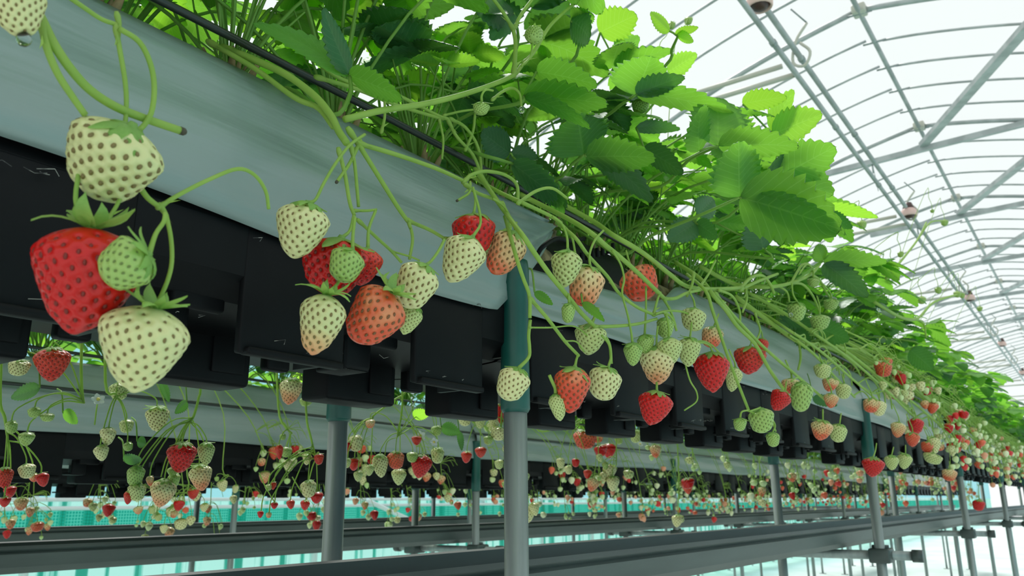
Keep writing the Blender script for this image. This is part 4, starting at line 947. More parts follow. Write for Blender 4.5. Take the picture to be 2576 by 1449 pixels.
# ------------------------------------------------------------ fruit stalks drawn one by one
def stalk(label, X, lines, cuts=()):
    """lines: list of (dpx, [(x,y[,X])...]); the first is the main stem, the rest side stems"""
    root = None; 
    for i, (d, pts) in enumerate(lines):
        q = [onX(p[0], p[1], p[2] if len(p) > 2 else X) for p in pts]
        if root is None: org = q[0].copy(); root = empty('fruit_stalk', org); tag(root, label, 'stalk', 'fruit stalks of the near bench')
        F = proj(q[len(q)//2])[2]; r = d*F/FPX/2; n = len(q)
        rr = [r*(1.08-.16*k/(n-1)) for k in range(n)]
        mb = MB(); tube(mb, [p-org for p in q], rr, 10, sub=5)
        # small bract collar at the joint
        if i and n > 2:
            p0 = q[0]-org; d0 = unit(q[1]-q[0])
            tube(mb, [p0-d0*r*2, p0, p0+d0*r*2.5, p0+d0*r*5], [r*.9, r*1.45, r*1.3, r*.9], 8, sub=2)
            s_ = unit(np.cross(d0, RIGHT*.3+UP)); mb.add([p0, p0+d0*r*4+s_*r*1.2, p0+d0*r*9+s_*r*4.2, p0+d0*r*5-s_*r*.2], [(0, 1, 2, 3)])
        o = mb.build('main_stem' if i == 0 else 'side_stem', STEM, parent=root)
        if (i in cuts):
            e_ = q[-1]-org; d0 = unit(q[-1]-q[-2]); c = MB(); tube(c, [e_-d0*r*.6, e_+d0*r*.5, e_+d0*r*1.0], [rr[-1]*1.06, rr[-1]*1.02, rr[-1]*.6], 10, sub=1)
            k_ = c.build('cut_end', CUT, parent=o); 
    return root
stalk('thick foreground fruit stalk at the left with a brown cut end', XA, [
 (24, [(50, -70), (78, 0), (105, 50), (135, 110), (175, 170), (225, 225), (290, 268), (370, 300), (458, 330)]),
 (18, [(105, 55), (118, 120), (145, 185), (180, 240), (215, 290)]),
 (12, [(140, -30), (210, 18), (255, 48), (295, 62)]),
 (12, [(292, 72), (302, 130), (314, 200), (318, 258), (314, 315), (300, 374)]),
 (11, [(295, 40), (300, 62), (296, 110)]),
 (10, [(270, 555), (292, 520), (306, 492)])], cuts=(0, 3))
stalk('fruit stalk forking below the large blunt white strawberry, its side stem arching right', XA, [
 (14, [(350, 468), (372, 498), (400, 520)]),
 (10, [(402, 520), (450, 490), (525, 452), (597, 425), (640, 440), (668, 480), (676, 526)]),
 (11, [(404, 520), (414, 535), (418, 548)])], cuts=())
stalk('stout forked fruit stalk crossing the drip tube above the second cluster', XB-.03, [
 (19, [(560, 118, -.56), (650, 155, -.52), (720, 188, -.49), (790, 240, -.46), (832, 290, -.44), (852, 330, -.43), (872, 360, -.42)]),
 (14, [(530, 108, -.56), (640, 172, -.52), (740, 245, -.48), (800, 272, -.46), (838, 320, -.44)]),
 (12, [(880, 330), (905, 368), (950, 440), (1000, 520), (1026, 557)]),
 (8, [(1028, 556), (1038, 600), (1030, 652)]),
 (9, [(1028, 556), (1080, 578), (1118, 600)]),
 (7, [(1118, 600), (1160, 597), (1202, 601)]),
 (11, [(905, 362), (1000, 390), (1100, 425), (1168, 456)]),
 (9, [(1168, 456), (1186, 440), (1222, 431), (1270, 440), (1300, 465), (1303, 512)]),
 (9, [(1172, 465), (1200, 485), (1240, 500), (1265, 512)]),
 (7, [(1265, 512), (1280, 545), (1284, 580), (1277, 612)]),
 (7, [(1182, 462), (1180, 485), (1150, 505)]),
 (9, [(905, 358), (880, 410), (847, 458)]),
 (10, [(853, 380), (868, 440), (880, 510), (892, 543)]),
 (9, [(884, 372), (893, 420), (902, 520)]),
 (7, [(892, 530), (925, 530), (947, 527)]),
 (8, [(903, 556), (950, 600), (985, 632), (1010, 660)]),
 (5, [(985, 632), (1030, 645), (1055, 655)])], cuts=(10, 11))
stalk('long pale fruit stalk sweeping right and forking upward at the top', -.43, [
 (14, [(868, 300), (960, 278), (1060, 263), (1150, 242), (1230, 216), (1290, 190), (1312, 165)]),
 (11, [(1293, 185), (1297, 110), (1290, 70)]), (9, [(1290, 72), (1265, 30), (1232, -14)]), (9, [(1294, 70), (1312, 35), (1345, -10)]),
 (9, [(1318, 158), (1345, 128), (1380, 70), (1420, 30), (1470, -10)]),
 (7, [(1240, 250), (1262, 232), (1290, 222), (1308, 238), (1312, 274)])])
stalk('fruit stalk running along the drip tube behind the long pale stalk', -.50, [
 (10, [(790, 150), (850, 195), (920, 220), (1000, 240), (1100, 290), (1130, 300)]),
 (10, [(800, 195), (900, 225), (1000, 265), (1115, 300)]),
 (8, [(1128, 305), (1150, 345), (1190, 390), (1212, 440), (1250, 500)]),
 (8, [(1135, 300), (1170, 320), (1200, 365), (1210, 420), (1205, 450)]),
 (7, [(960, 330), (968, 290), (965, 240), (945, 190)]),
 (6, [(1105, 300), (1115, 350), (1112, 400)]),
 (6, [(1118, 290), (1160, 280), (1200, 275)]),
 (7, [(1172, 375), (1190, 330), (1195, 285)])])
stalk('long bending fruit stalk from the drip tube to the fork above the pale green strawberry', XC, [
 (13, [(1195, 425, -.46), (1240, 490, -.42), (1290, 560, -.38), (1317, 595), (1347, 640), (1386, 694), (1428, 745), (1463, 788), (1497, 822)]),
 (8, [(1497, 822), (1557, 820), (1608, 814), (1652, 802)]),
 (8, [(1500, 830), (1520, 844), (1534, 870), (1538, 915)])])
stalk('fruit stalk dropping in front of the green post sleeve', XC-.005, [
 (10, [(1270, 545, -.40), (1300, 651), (1317, 702), (1332, 745), (1333, 800)]),
 (9, [(1335, 752), (1377, 801), (1403, 835), (1424, 862), (1456, 895)]),
 (4, [(1334, 824), (1386, 824), (1440, 820), (1467, 835), (1490, 858)]),
 (4, [(1424, 858), (1450, 860), (1470, 885)])])
stalk('fruit stalk over the film corner with twin drooping stems', XC-.02, [
 (10, [(1180, 440, -.47), (1250, 480, -.42), (1310, 508), (1351, 527), (1390, 546), (1412, 561)]),
 (6, [(1405, 556), (1436, 590), (1448, 640)]), (8, [(1305, 510), (1350, 480), (1390, 474), (1428, 500)])])
stalk('stout pale fruit stalk slanting down to the cluster junction before the film', XC, [
 (13, [(1310, 490, -.46), (1370, 520, -.43), (1441, 557, -.38), (1493, 591), (1523, 617), (1565, 651), (1617, 698), (1672, 752)]),
 (8, [(1672, 752), (1700, 750), (1728, 737), (1762, 730)]),
 (6, [(1672, 755), (1690, 790), (1700, 820)])])
stalk('long fruit stalk ending in two curled tips near the hanging green bud', XC-.01, [
 (12, [(1390, 500, -.47), (1493, 557, -.42), (1540, 590, -.38), (1600, 625), (1642, 655), (1685, 690), (1728, 720), (1790, 727), (1863, 724)]),
 (8, [(1863, 724), (1890, 698), (1918, 694), (1938, 716), (1947, 738)]),
 (8, [(1863, 728), (1908, 707), (1956, 689)]),
 (6, [(1760, 722), (1782, 690), (1800, 655)]),
 (6, [(1876, 728), (1878, 755), (1868, 785)])])
stalk('slender fruit stalk running down to the bright knot of the crowded group', XC, [
 (9, [(1400, 560, -.40), (1445, 596), (1480, 643), (1527, 694), (1557, 737), (1600, 771), (1645, 792)]),
 (7, [(1645, 792), (1670, 786), (1690, 800), (1702, 832)]), (6, [(1650, 790), (1680, 782), (1720, 785), (1748, 800)]),
 (6, [(1645, 788), (1655, 750), (1662, 735)])])
stalk('straight thin fruit stalk dropping to the green bud pair', XC+.005, [
 (8, [(1728, 690, -.38), (1775, 732), (1792, 780), (1813, 844), (1835, 908), (1856, 963), (1884, 1034)]),
 (4, [(1884, 1034), (1910, 1045), (1940, 1060), (1952, 1085)])])
stalk('fruit stalk bundle fanning down to the film edge strawberries', XC-.005, [
 (10, [(1700, 660, -.43), (1760, 700, -.38), (1796, 745), (1826, 780), (1856, 822), (1899, 865), (1933, 925), (1959, 963), (1985, 998)]),
 (8, [(1800, 740), (1850, 800), (1912, 865), (1950, 899), (1985, 929), (2040, 975), (2080, 1010)]),
 (6, [(1809, 730), (1842, 745), (1860, 780), (1862, 815)]),
 (7, [(1745, 690), (1740, 720), (1728, 745)]),
 (4, [(1720, 900), (1735, 955), (1752, 985), (1752, 1010), (1722, 1032)]),
 (5, [(1745, 868), (1762, 858), (1790, 868), (1820, 900)])])
stalk('arching fruit stalk high above the film with several hanging stems', -.37, [
 (9, [(1760, 670, -.46), (1850, 715, -.42), (1930, 722), (1990, 712), (2040, 690), (2062, 665)]),
 (6, [(1990, 712), (2005, 685), (2020, 665), (2038, 668), (2046, 700)]), (6, [(1990, 712), (2020, 716), (2045, 745), (2062, 785)]),
 (6, [(2040, 690), (2062, 705), (2078, 735), (2090, 750)]), (5, [(1960, 720), (1980, 735), (1986, 760)])])
stalk('long fruit stalk sagging right to the lone red strawberry', -.38, [
 (9, [(1850, 745, -.44), (1950, 820, -.40), (2010, 860), (2060, 868), (2110, 885), (2180, 925), (2240, 985), (2300, 1040)]),
 (6, [(2010, 860), (2014, 900), (2008, 930)]), (6, [(2060, 868), (2120, 875), (2160, 880), (2176, 890)]), (5, [(2110, 885), (2150, 920), (2165, 945)]), (5, [(1900, 790), (1912, 830), (1900, 862)])])
stalk('fruit stalk reaching right and up with dark buds against the roof', -.34, [
 (7, [(2150, 730, -.42), (2200, 760, -.36), (2270, 800), (2310, 800), (2350, 760), (2410, 740)]),
 (5, [(2270, 800), (2320, 810), (2330, 850)]), (5, [(2230, 700), (2280, 640), (2310, 600), (2330, 560)]), (4, [(2310, 600), (2340, 560), (2372, 555)])])
for i, (x0, y0, x1, y1, lb) in enumerate(((1880, 735, 2330, 1075, 'uppermost of the long parallel fruit stalks running right along the film'), (1930, 770, 2420, 1120, 'second from the top of the long parallel fruit stalks along the film'), (1850, 760, 2210, 1010, 'third of the long parallel fruit stalks along the film'), (2010, 790, 2480, 1130, 'long parallel fruit stalk just under the hanging shaded leaves'), (1905, 800, 2150, 1000, 'lowest short one of the parallel fruit stalks along the film'), (2080, 850, 2540, 1170, 'long parallel fruit stalk reaching furthest right'))):
    r_ = random.Random(i+50); L_ = []; dx, dy = x1-x0, y1-y0
    m_ = [(x0+dx*t, y0+dy*t-26*math.sin(math.pi*t)+r_.uniform(-4, 4), -.46+.10*min(1, t*2.2)) for t in (0, .2, .4, .6, .8, 1)]
    L_.append((7, m_))
    for k in range(7):
        t = r_.uniform(.3, 1); q = r_.choice((1, 1, 1, -1)); bx, by = x0+dx*t, y0+dy*t-26*math.sin(math.pi*t); l = r_.uniform(20, 55)
        L_.append((4, [(bx, by), (bx+l*.5, by-l*.25*q), (bx+l*.9, by+l*.15), (bx+l, by+l*.7)]))
    stalk(lb, -.37, L_)
for i, (px, py, w, X, lb) in enumerate(((2168, 562, 24, -.36, 'round green bud among tiny buds beside the dark twin leaf'), (2266, 638, 16, -.34, 'small dark bud below the sprig against the roof'), (2376, 558, 18, -.34, 'dark bud at the sprig tip against the roof'), (2345, 530, 10, -.34, 'tiny pale bud high on the sprig against the roof'),
    (2230, 690, 24, -.36, 'left one of the two green buds by the drooping leaf tip'), (2248, 682, 24, -.36, 'right one of the two green buds by the drooping leaf tip'), (2318, 752, 22, -.34, 'green bud on the rising stalk under the roof edge'), (2360, 728, 18, -.34, 'green bud highest on the rising stalk'), (2408, 738, 18, -.34, 'green bud at the right end of the rising stalk'), (2420, 742, 14, -.34, 'small bud touching the end bud of the rising stalk'), (2465, 775, 14, -.34, 'lone tiny bud under the roof edge, far right'),
    (1690, 62, 20, -.55, 'left star-shaped green bud of the top sprig'), (1732, 50, 22, -.55, 'right star-shaped green bud of the top sprig'))):
    berry(px, py-w*.3, px, py+w*.6, w, 'B', X, lb, 'round', None, 'up' if py < 80 else 'spread', False, 0, 'flower buds on the near bench', calscale=1.3)

# ------------------------------------------------------------ clusters on the rear side of the near bench, seen below its trays
def cluster(label, X, up, node, fruits, where, sr=.0009, extra=()):
    """fruits: (x,y,w,h,colour,kind,text). one stalk thing, each fruit a thing of its own"""
    org = onX(node[0], node[1], X); root = empty('fruit_stalk', org); tag(root, label, 'stalk', 'fruit stalks behind the near bench')
    y_ = org[1]-.05
    e0 = (-.775, -.825, .375) if X > -1 else (-1.76, -1.70, .32)
    u0 = onX(up[0][0], up[0][1], X)
    pts = [P3(e0[0], u0[1]-.03, e0[2]), P3(e0[1], u0[1]-.02, e0[2]), np.array([X, u0[1]-.01, e0[2]*.5+(u0[2]-CAMZ)*.5+CAMZ])]+[onX(px, py, X) for px, py in up]+[org]
    mb = MB(); tube(mb, [p-org for p in pts], [sr*1.7]*(len(pts)-1)+[sr*1.1], 7, sub=4); mb.build('main_stem', STEM, parent=root)
    for e_ in extra:
        q = [onX(px, py, X)-org for px, py in e_]; m2 = MB(); tube(m2, q, sr*.8, 6, sub=4); m2.build('side_stem', STEM, parent=root)
    for (x, y, w, h, c, kd, tx) in fruits:
        r_ = random.Random(x*7+y); xo = X+r_.uniform(-.012, .012); lean = r_.uniform(-.18, .18)*h
        tp = (x-lean*.5, y-h/2); bt = (x+lean*.5, y+h/2)
        berry(tp[0], tp[1], bt[0], bt[1], w, c, xo, tx, kd, None, 'spread' if c in ('G', 'B') else 'down' if r_.random() < .5 else 'spread', w > 40, 0, 'strawberries on the rear side of the near bench')
        k_ = r_.uniform(0, .8); s0 = (pts[-2]-org)*k_ if len(up) > 1 else (pts[-2]-org)*k_*.5; t = onX(tp[0], tp[1], xo)-org; L_ = np.linalg.norm(t-s0)
        ctrl = [s0, s0*.55+t*.45+np.array([0, 0, .22*L_]), s0*.07+t*.93+np.array([0, 0, .16*L_]), t+np.array([0, 0, -.002])]
        m2 = MB(); tube(m2, ctrl, [sr, sr*.9, sr*.8, sr*.9], 6, sub=4); m2.build('side_stem', STEM, parent=root)
XR_ = -.865
cluster('thin fruit stalk hanging at the left edge beyond the near tray', XR_, [(205, 880), (205, 960), (208, 1000)], (212, 1015), [
 (130, 918, 86, 84, 'R', 'heart', 'red strawberry with pale shoulder hanging below the near tray, top left'), (48, 925, 52, 40, 'W', 'round', 'pale strawberry peeking under the tray at the left edge'),
 (28, 1075, 30, 32, 'G', 'round', 'small green strawberry by the left edge, upper one'), (66, 1105, 38, 36, 'G', 'cone', 'small green strawberry by the left edge, lower one'), (86, 1038, 30, 26, 'G', 'round', 'green bud left of the flat green bud'), (118, 1050, 34, 22, 'G', 'round', 'flat green bud by the left edge before the middle film')], '')
cluster('fruit stalk at the left edge with red fruit below it', XR_-.01, [(0, 980), (12, 1050)], (20, 1112), [
 (10, 1203, 42, 52, 'R', 'cone', 'red strawberry cut by the left edge, uppermost of three'), (26, 1237, 30, 28, 'RR', 'cone', 'red strawberry near the left edge, middle of three'), (12, 1263, 30, 26, 'RR', 'heart', 'red strawberry cut by the left edge, lowest of three'),
 (68, 1185, 42, 36, 'W', 'round', 'pale strawberry right of the red trio at the left edge'), (84, 1202, 24, 22, 'P', 'cone', 'small pink strawberry tucked behind the pale one, left'), (107, 1207, 32, 36, 'RR', 'cone', 'small red strawberry at the right end of the left edge cluster')], '')
cluster('long fruit stalk falling beside the lowest foreground strawberry', XR_, [(265, 960), (290, 990)], (292, 1005), [
 (298, 985, 44, 44, 'GW', 'round', 'pale green strawberry touching the tip of the lowest foreground strawberry'), (270, 1098, 40, 46, 'W', 'cone', 'pale strawberry on a long stem before the middle film, left'), (255, 1140, 36, 40, 'W', 'cone', 'pale strawberry just under the long stemmed one, left'),
 (318, 1072, 34, 34, 'GW', 'round', 'pale green strawberry before the dark line of the middle film'), (322, 1124, 24, 22, 'G', 'round', 'tiny green strawberry above the dark leaf, left'), (396, 1054, 57, 62, 'W', 'long', 'white strawberry with pinched tip hanging alone under the tray')], '')
cluster('many branched fruit stalk carrying the big lower left cluster', XR_+.005, [(505, 960), (500, 1000), (488, 1045)], (478, 1062), [
 (457, 1152, 70, 74, 'RR', 'cone', 'deep red strawberry in the middle of the lower left cluster'), (518, 1142, 42, 56, 'GW', 'long', 'pale green strawberry right of the deep red one, lower left cluster'), (506, 1202, 55, 64, 'Wp', 'cone', 'creamy strawberry with a blushing tip, right in the lower left cluster'),
 (408, 1242, 64, 68, 'Wp', 'heart', 'large creamy strawberry with pink tip, lowest in the lower left cluster'), (341, 1197, 44, 48, 'G', 'round', 'green strawberry with wide calyx at the left of the lower left cluster'), (344, 1238, 44, 42, 'GW', 'round', 'pale green strawberry at the left bottom of the lower left cluster'),
 (322, 1252, 24, 34, 'R', 'cone', 'red strawberry hidden behind the pale green left one'), (378, 1210, 20, 26, 'P', 'cone', 'tiny orange strawberry inside the lower left cluster'), (438, 1208, 32, 34, 'G', 'round', 'small green strawberry inside the lower left cluster'), (433, 1186, 26, 22, 'B', 'round', 'green bud under the deep red strawberry')], '',
 extra=[[(478, 1062), (450, 1110), (420, 1150), (405, 1200)], [(478, 1062), (500, 1085), (512, 1110)]])
XM = -1.62
cluster('slim fruit stalk beyond the lower left cluster', -1.6, [(470, 1180), (475, 1215)], (470, 1240), [
 (486, 1242, 28, 28, 'R', 'cone', 'small red strawberry below the blushing creamy one'), (450, 1272, 28, 28, 'RR', 'cone', 'small red strawberry lower right of the large creamy one'), (514, 1277, 22, 22, 'W', 'cone', 'tiny white strawberry before the dark rear post'),
 (348, 1284, 24, 20, 'P', 'cone', 'tiny pink strawberry under the left pale green one'), (382, 1283, 18, 20, 'GW', 'round', 'tiny pale strawberry under the large creamy one, left side'), (438, 1294, 18, 18, 'P', 'round', 'tiny orange strawberry hanging before the turquoise net'), (398, 1302, 20, 18, 'GW', 'round', 'tiny green strawberry before the turquoise net'), (412, 1331, 20, 22, 'W', 'cone', 'lowest tiny white strawberry before the drain channel, left')], '', sr=.0008)
cluster('fruit stalk hanging left of the front post of the far bench', -1.6, [(560, 1180), (575, 1195)], (562, 1206), [
 (560, 1222, 26, 30, 'W', 'cone', 'pale strawberry left of the slim far post'), (545, 1205, 12, 12, 'B', 'round', 'tiny bud left of the pale strawberry by the slim far post'), (592, 1230, 16, 20, 'W', 'round', 'tiny pale strawberry before the slim far post')], '', sr=.0007)
cluster('fruit stalk with pale fruit between tray foot and green sleeve, left of centre', XR_, [(755, 940)], (758, 950), [
 (731, 985, 58, 66, 'Wp', 'cone', 'creamy strawberry hanging left of the rear green sleeve'), (792, 972, 38, 42, 'G', 'round', 'green strawberry close to the big tray foot'), (770, 1010, 32, 24, 'G', 'round', 'flat green bud under the creamy strawberry by the rear sleeve')], '')
cluster('long fruit stalk crossing the middle film left of the rear post', XR_, [(700, 1020), (720, 1075)], (735, 1090), [
 (703, 1137, 20, 38, 'R', 'cone', 'narrow red strawberry before the middle trays, left of the rear post'), (720, 1137, 30, 26, 'G', 'round', 'pale green bud cluster over the narrow red strawberry'), (727, 1171, 30, 32, 'W', 'cone', 'white strawberry below the narrow red one'), (712, 1099, 17, 16, 'G', 'round', 'tiny green strawberry above the narrow red one')], '')
cluster('crowded fruit stalk touching the left side of the rear post', XR_, [(770, 1030), (782, 1100)], (800, 1170), [
 (773, 1156, 24, 28, 'W', 'cone', 'pale strawberry close to the rear post, upper left'), (803, 1155, 26, 28, 'R', 'wedge', 'red strawberry partly behind the rear post'), (776, 1230, 40, 42, 'W', 'round', 'pale strawberry in the middle of the rear post cluster'), (797, 1252, 32, 30, 'RR', 'cone', 'red strawberry at the foot of the rear post cluster'),
 (767, 1271, 24, 26, 'R', 'cone', 'red strawberry lowest of the rear post cluster'), (731, 1269, 22, 24, 'R', 'cone', 'red strawberry left of the lowest in the rear post cluster'), (688, 1222, 14, 20, 'R', 'cone', 'small red strawberry on the leaning thin stalk'), (675, 1226, 18, 16, 'GW', 'round', 'small pale strawberry on the leaning thin stalk'), (690, 1272, 18, 18, 'RR', 'cone', 'tiny red strawberry below the leaning thin stalk'), (655, 1294, 16, 18, 'RR', 'cone', 'tiny red strawberry before the net, left of the rear post'), (676, 1296, 14, 14, 'P', 'round', 'tiny pink strawberry before the net, left of the rear post')], '',
 extra=[[(652, 1190), (668, 1225), (690, 1262)], [(735, 1200), (760, 1240)]])
cluster('pale fruit stalk slanting down from the tray foot, right of the rear post', XR_, [(1030, 965), (985, 1010), (940, 1045)], (938, 1058), [
 (894, 1115, 38, 42, 'W', 'round', 'creamy strawberry hanging just right of the rear post'), (873, 1128, 18, 34, 'RR', 'cone', 'sliver of red strawberry beside the rear post'), (890, 1168, 30, 32, 'R', 'cone', 'red strawberry right of the rear post'), (874, 1165, 20, 24, 'GW', 'round', 'green strawberry beside the rear post'),
 (901, 1198, 24, 28, 'GW', 'cone', 'pale green strawberry below the red one by the rear post'), (931, 1183, 22, 28, 'GW', 'cone', 'pale strawberry in shade between the red and creamy ones')], '',
 extra=[[(938, 1058), (905, 1070), (890, 1090)]])
cluster('fruit stalk with the red trio between the two posts', XR_+.006, [(1012, 980), (1010, 1040)], (1000, 1100), [
 (957, 1172, 42, 58, 'W', 'long', 'creamy curved strawberry left in the group between the two posts'), (995, 1158, 42, 44, 'O', 'round', 'orange-red strawberry behind a thin stem between the two posts'), (1003, 1200, 40, 42, 'GW', 'heart', 'pale green strawberry at the bottom between the two posts'), (1058, 1174, 55, 58, 'RR', 'heart', 'bright red strawberry right in the group between the two posts'),
 (1037, 1150, 30, 26, 'G', 'round', 'green bud cluster left above the bright red strawberry'), (1100, 1146, 34, 40, 'GW', 'round', 'pale green strawberry hanging right of the bright red one'), (1048, 1108, 26, 24, 'R', 'cone', 'shaded red strawberry by the white flowers'), (1098, 1084, 28, 26, 'G', 'round', 'green fruit by the white flower petals'), (932, 1066, 26, 22, 'P', 'round', 'shaded blushing fruit under the slanting stalk')], '',
 extra=[[(1000, 1100), (1030, 1045), (1045, 1010)], [(1035, 1060), (1060, 1100), (1072, 1140)], [(1000, 1100), (975, 1110), (968, 1145)]])
cluster('fruit stalk behind the near post, pale fruit along it', XR_-.01, [(1130, 1000), (1190, 1060)], (1215, 1075), [
 (1168, 1055, 36, 34, 'W', 'round', 'creamy strawberry just below the tray foot, left of the near post'), (1207, 1062, 30, 34, 'GW', 'cone', 'pale green strawberry below the tray foot, left of the near post'), (1241, 1062, 26, 30, 'W', 'round', 'pale strawberry touching the near post, left'), (1258, 1042, 24, 52, 'RR', 'long', 'half hidden red strawberry at the left side of the near post'),
 (1173, 1150, 28, 30, 'R', 'cone', 'red strawberry with green top left of the near post, lower'), (1209, 1138, 30, 28, 'R', 'cone', 'pinkish red strawberry left of the near post, lower right'), (1228, 1108, 24, 22, 'G', 'round', 'green bud above the pinkish red strawberry'), (1256, 1168, 24, 24, 'GW', 'round', 'pale green fruit touching the near post, lower')], '')
cluster('horizontal fruit stalk leaving the right side of the near post', XR_-.01, [(1345, 1072), (1400, 1080)], (1452, 1080), [
 (1470, 1106, 56, 46, 'O', 'round', 'orange-red strawberry behind a pale one, right of the near post'), (1471, 1108, 30, 30, 'W', 'round', 'small creamy strawberry before the orange-red one'), (1500, 1094, 40, 40, 'P', 'round', 'salmon strawberry right of the small creamy one'), (1532, 1134, 36, 38, 'RR', 'cone', 'bright red strawberry hanging before the middle film'),
 (1448, 1164, 20, 22, 'RR', 'round', 'small red strawberry before the middle trays, right of the near post'), (1410, 1165, 22, 26, 'W', 'round', 'small creamy strawberry, left of the small red one'), (1430, 1182, 20, 22, 'W', 'round', 'creamy strawberry under the small red one'), (1478, 1193, 22, 24, 'R', 'cone', 'small red strawberry lower right of the near post'), (1599, 1098, 28, 32, 'GW', 'round', 'pale strawberry under the tray tabs, centre right'), (1556, 1106, 22, 24, 'G', 'round', 'green fruit right of the bright red one before the middle film')], '')

# ------------------------------------------------------------ trusses repeated along the benches
SPECS = []          # (position of the shoulder, length, width, colour, kind, lean, group key)
SML = {k: fruit_mesh(k, 9, 10, 24, False, i+30, False).mesh('strawberry', [FLESH, SEED, CALYX]) for i, k in enumerate(('cone', 'round', 'heart'))}
def small_with_calyx(k, seed):
    m = fruit_mesh(k, 9, 10, 30, False, seed, False); c = calyx_mesh(seed, 'down', 6, False)
    m.add(np.concatenate(c.v), c.f, 2); return m
SMB = {k: small_with_calyx(k, i+30) for i, k in enumerate(('cone', 'round', 'heart'))}
SML = {k: SMB[k].mesh('strawberry', [FLESH, SEED, CALYX]) for k in SMB}
def pick(r_): 
    q = r_.random()
    return 'W' if q < .17 else 'GW' if q < .50 else 'G' if q < .70 else 'B' if q < .79 else 'P' if q < .86 else 'O' if q < .92 else 'RR'
def truss(r_, xe, side, y0, out, zt, zn, run, n, key, dz=0, spread=.05):
    a = P3(xe-side*.05, y0, zt); 
    pts = [a, P3(xe, y0+run*.15, zt+.025), P3(xe+side*out*.45, y0+run*.45, zt*.9+zn*.1), P3(xe+side*out*.85, y0+run*.8, zt*.45+zn*.55), P3(xe+side*out, y0+run, zn)]
    mb = MB(); rr = .0012; org = pts[-1]
    tube(mb, [p-org for p in pts], [.0019, .0018, .0016, .0014, rr], 5, sub=3, caps=False)
    for k in range(n):
        back = r_.uniform(0, .45); st = pts[-1]*(1-back)+pts[-2]*back
        tp = st+np.array([side*r_.uniform(-.015, .03), r_.uniform(-.5, 1.2)*spread, -r_.uniform(.1, 1.3)*spread])
        L_ = np.linalg.norm(tp-st)
        tube(mb, [st-org, (st*.5+tp*.5)+np.array([0, 0, .3*L_])-org, tp+np.array([0, 0, .12*L_])-org, tp-org], .0008, 4, sub=2, caps=False)
        c = pick(r_); ln = (.80 if key is KEY['a'] else .9)*{'B': .013, 'G': .018, 'GW': .024, 'W': .031}.get(c, .034)*r_.uniform(.8, 1.15)
        SPECS.append((tp, ln, ln*r_.uniform(.8, 1.0), c, r_.choice(('cone', 'round', 'heart')), (r_.uniform(-.3, .3), r_.uniform(-.3, .3)), key))
    for k in range(5 if side > 0 else 2):   # bare curled tips
        st = pts[-2]*.6+pts[-1]*.4; d = np.array([side*.02*r_.random(), r_.uniform(.02, .05), r_.uniform(-.01, .03)])
        tube(mb, [st-org, st+d-org, st+d*1.4+np.array([0, 0, -.02])-org], .0008, 4, sub=3, caps=False)
    o = mb.build('fruit_stalk', STEM, loc=org); tag(o, 'slender green fruit stalk among many %s' % key[1], 'stalk', 'fruit stalks '+key[1]); return o
KEY = {'a': ('strawberries on the aisle side, far along the near bench', 'on the aisle side, far along the near bench'), 'r': ('strawberries on the rear side, far along the near bench', 'on the rear side, far along the near bench'),
       'm': ('strawberries on the aisle side of the middle bench', 'on the aisle side of the middle bench'), 'q': ('strawberries on the rear side of the middle bench', 'on the rear side of the middle bench'), 'f': ('strawberries of the far bench', 'of the far bench')}
r_ = random.Random(77)
y = 1.42
while y < 8.5:
    truss(r_, -.53, 1, y, r_.uniform(.13, .22), .37, r_.uniform(.11, .30) if y > 1.9 else r_.uniform(.24, .33), r_.uniform(.3, .6), r_.randint(4, 7), KEY['a']); y += r_.uniform(.045, .085)
y = 1.1
while y < 7.5:
    truss(r_, -.755, -1, y, r_.uniform(.05, .12), .36, r_.uniform(.0, .14), r_.uniform(.0, .15), r_.randint(4, 7), KEY['r']); y += r_.uniform(.10, .20)
y = .95
while y < 9:
    truss(r_, -1.78, 1, y, r_.uniform(.06, .14), .31, r_.uniform(-.03, .17), r_.uniform(.0, .25), r_.randint(4, 7), KEY['m']); y += r_.uniform(.08, .17)
y = .4
while y < 9:
    truss(r_, -2.0, -1, y, r_.uniform(.05, .12), .30, r_.uniform(-.06, .06), r_.uniform(.0, .15), r_.randint(4, 7), KEY['q']); y += r_.uniform(.11, .22)
y = .9
while y < 10:
    truss(r_, -3.03, 1, y, r_.uniform(.06, .13), .29, r_.uniform(-.06, .08), r_.uniform(.0, .15), r_.randint(4, 6), KEY['f']); y += r_.uniform(.11, .25)
def vis(s):
    x, y, z = proj(s[0]); 
    return s[1]*FPX/z if (z > 0 and -10 < x < W+10 and -10 < y < H+10) else 0
SPECS.sort(key=vis, reverse=True)
SPECS = [s for s in SPECS if vis(s) > 0]
NIND = 300-len(T)-88
NAMEC = {'W': 'creamy white', 'GW': 'pale green', 'G': 'light green unripe', 'B': 'tiny green', 'P': 'blushing pink', 'O': 'orange-red', 'RR': 'red'}
def spec_matrix(s, tilt=True):
    z = unit(np.array([s[5][0], s[5][1], 1.0])); x = unit(np.cross((0, 1, 0), z)); y = np.cross(z, x)
    return frame(s[0], x, y, z, (s[2], s[2], s[1]))
for s in SPECS[:NIND]:
    big = vis(s) > 30
    if big:
        root = empty('strawberry', s[0]); z = unit(np.array([s[5][0], s[5][1], 1.0])); x = unit(np.cross((0, 1, 0), z)); y = np.cross(z, x)
        o = inst('fruit', MID[s[4]], root, frame((0, 0, 0), x, y, z, (s[2], s[2], s[1]))); inst('calyx', CALF[0], root, frame(z*s[1]*.012, x, y, z, s[2]*1.1))
    else:
        root = o = inst('strawberry', SML[s[4]]); o.matrix_world = spec_matrix(s)
    cc = COLR[s[3]]; o.color = (*cc, 1)
    tag(root, '%s strawberry among the clusters %s' % (NAMEC[s[3]], s[6][1].replace(',', '')), 'strawberry', '%s %s' % (NAMEC[s[3]], s[6][0]))
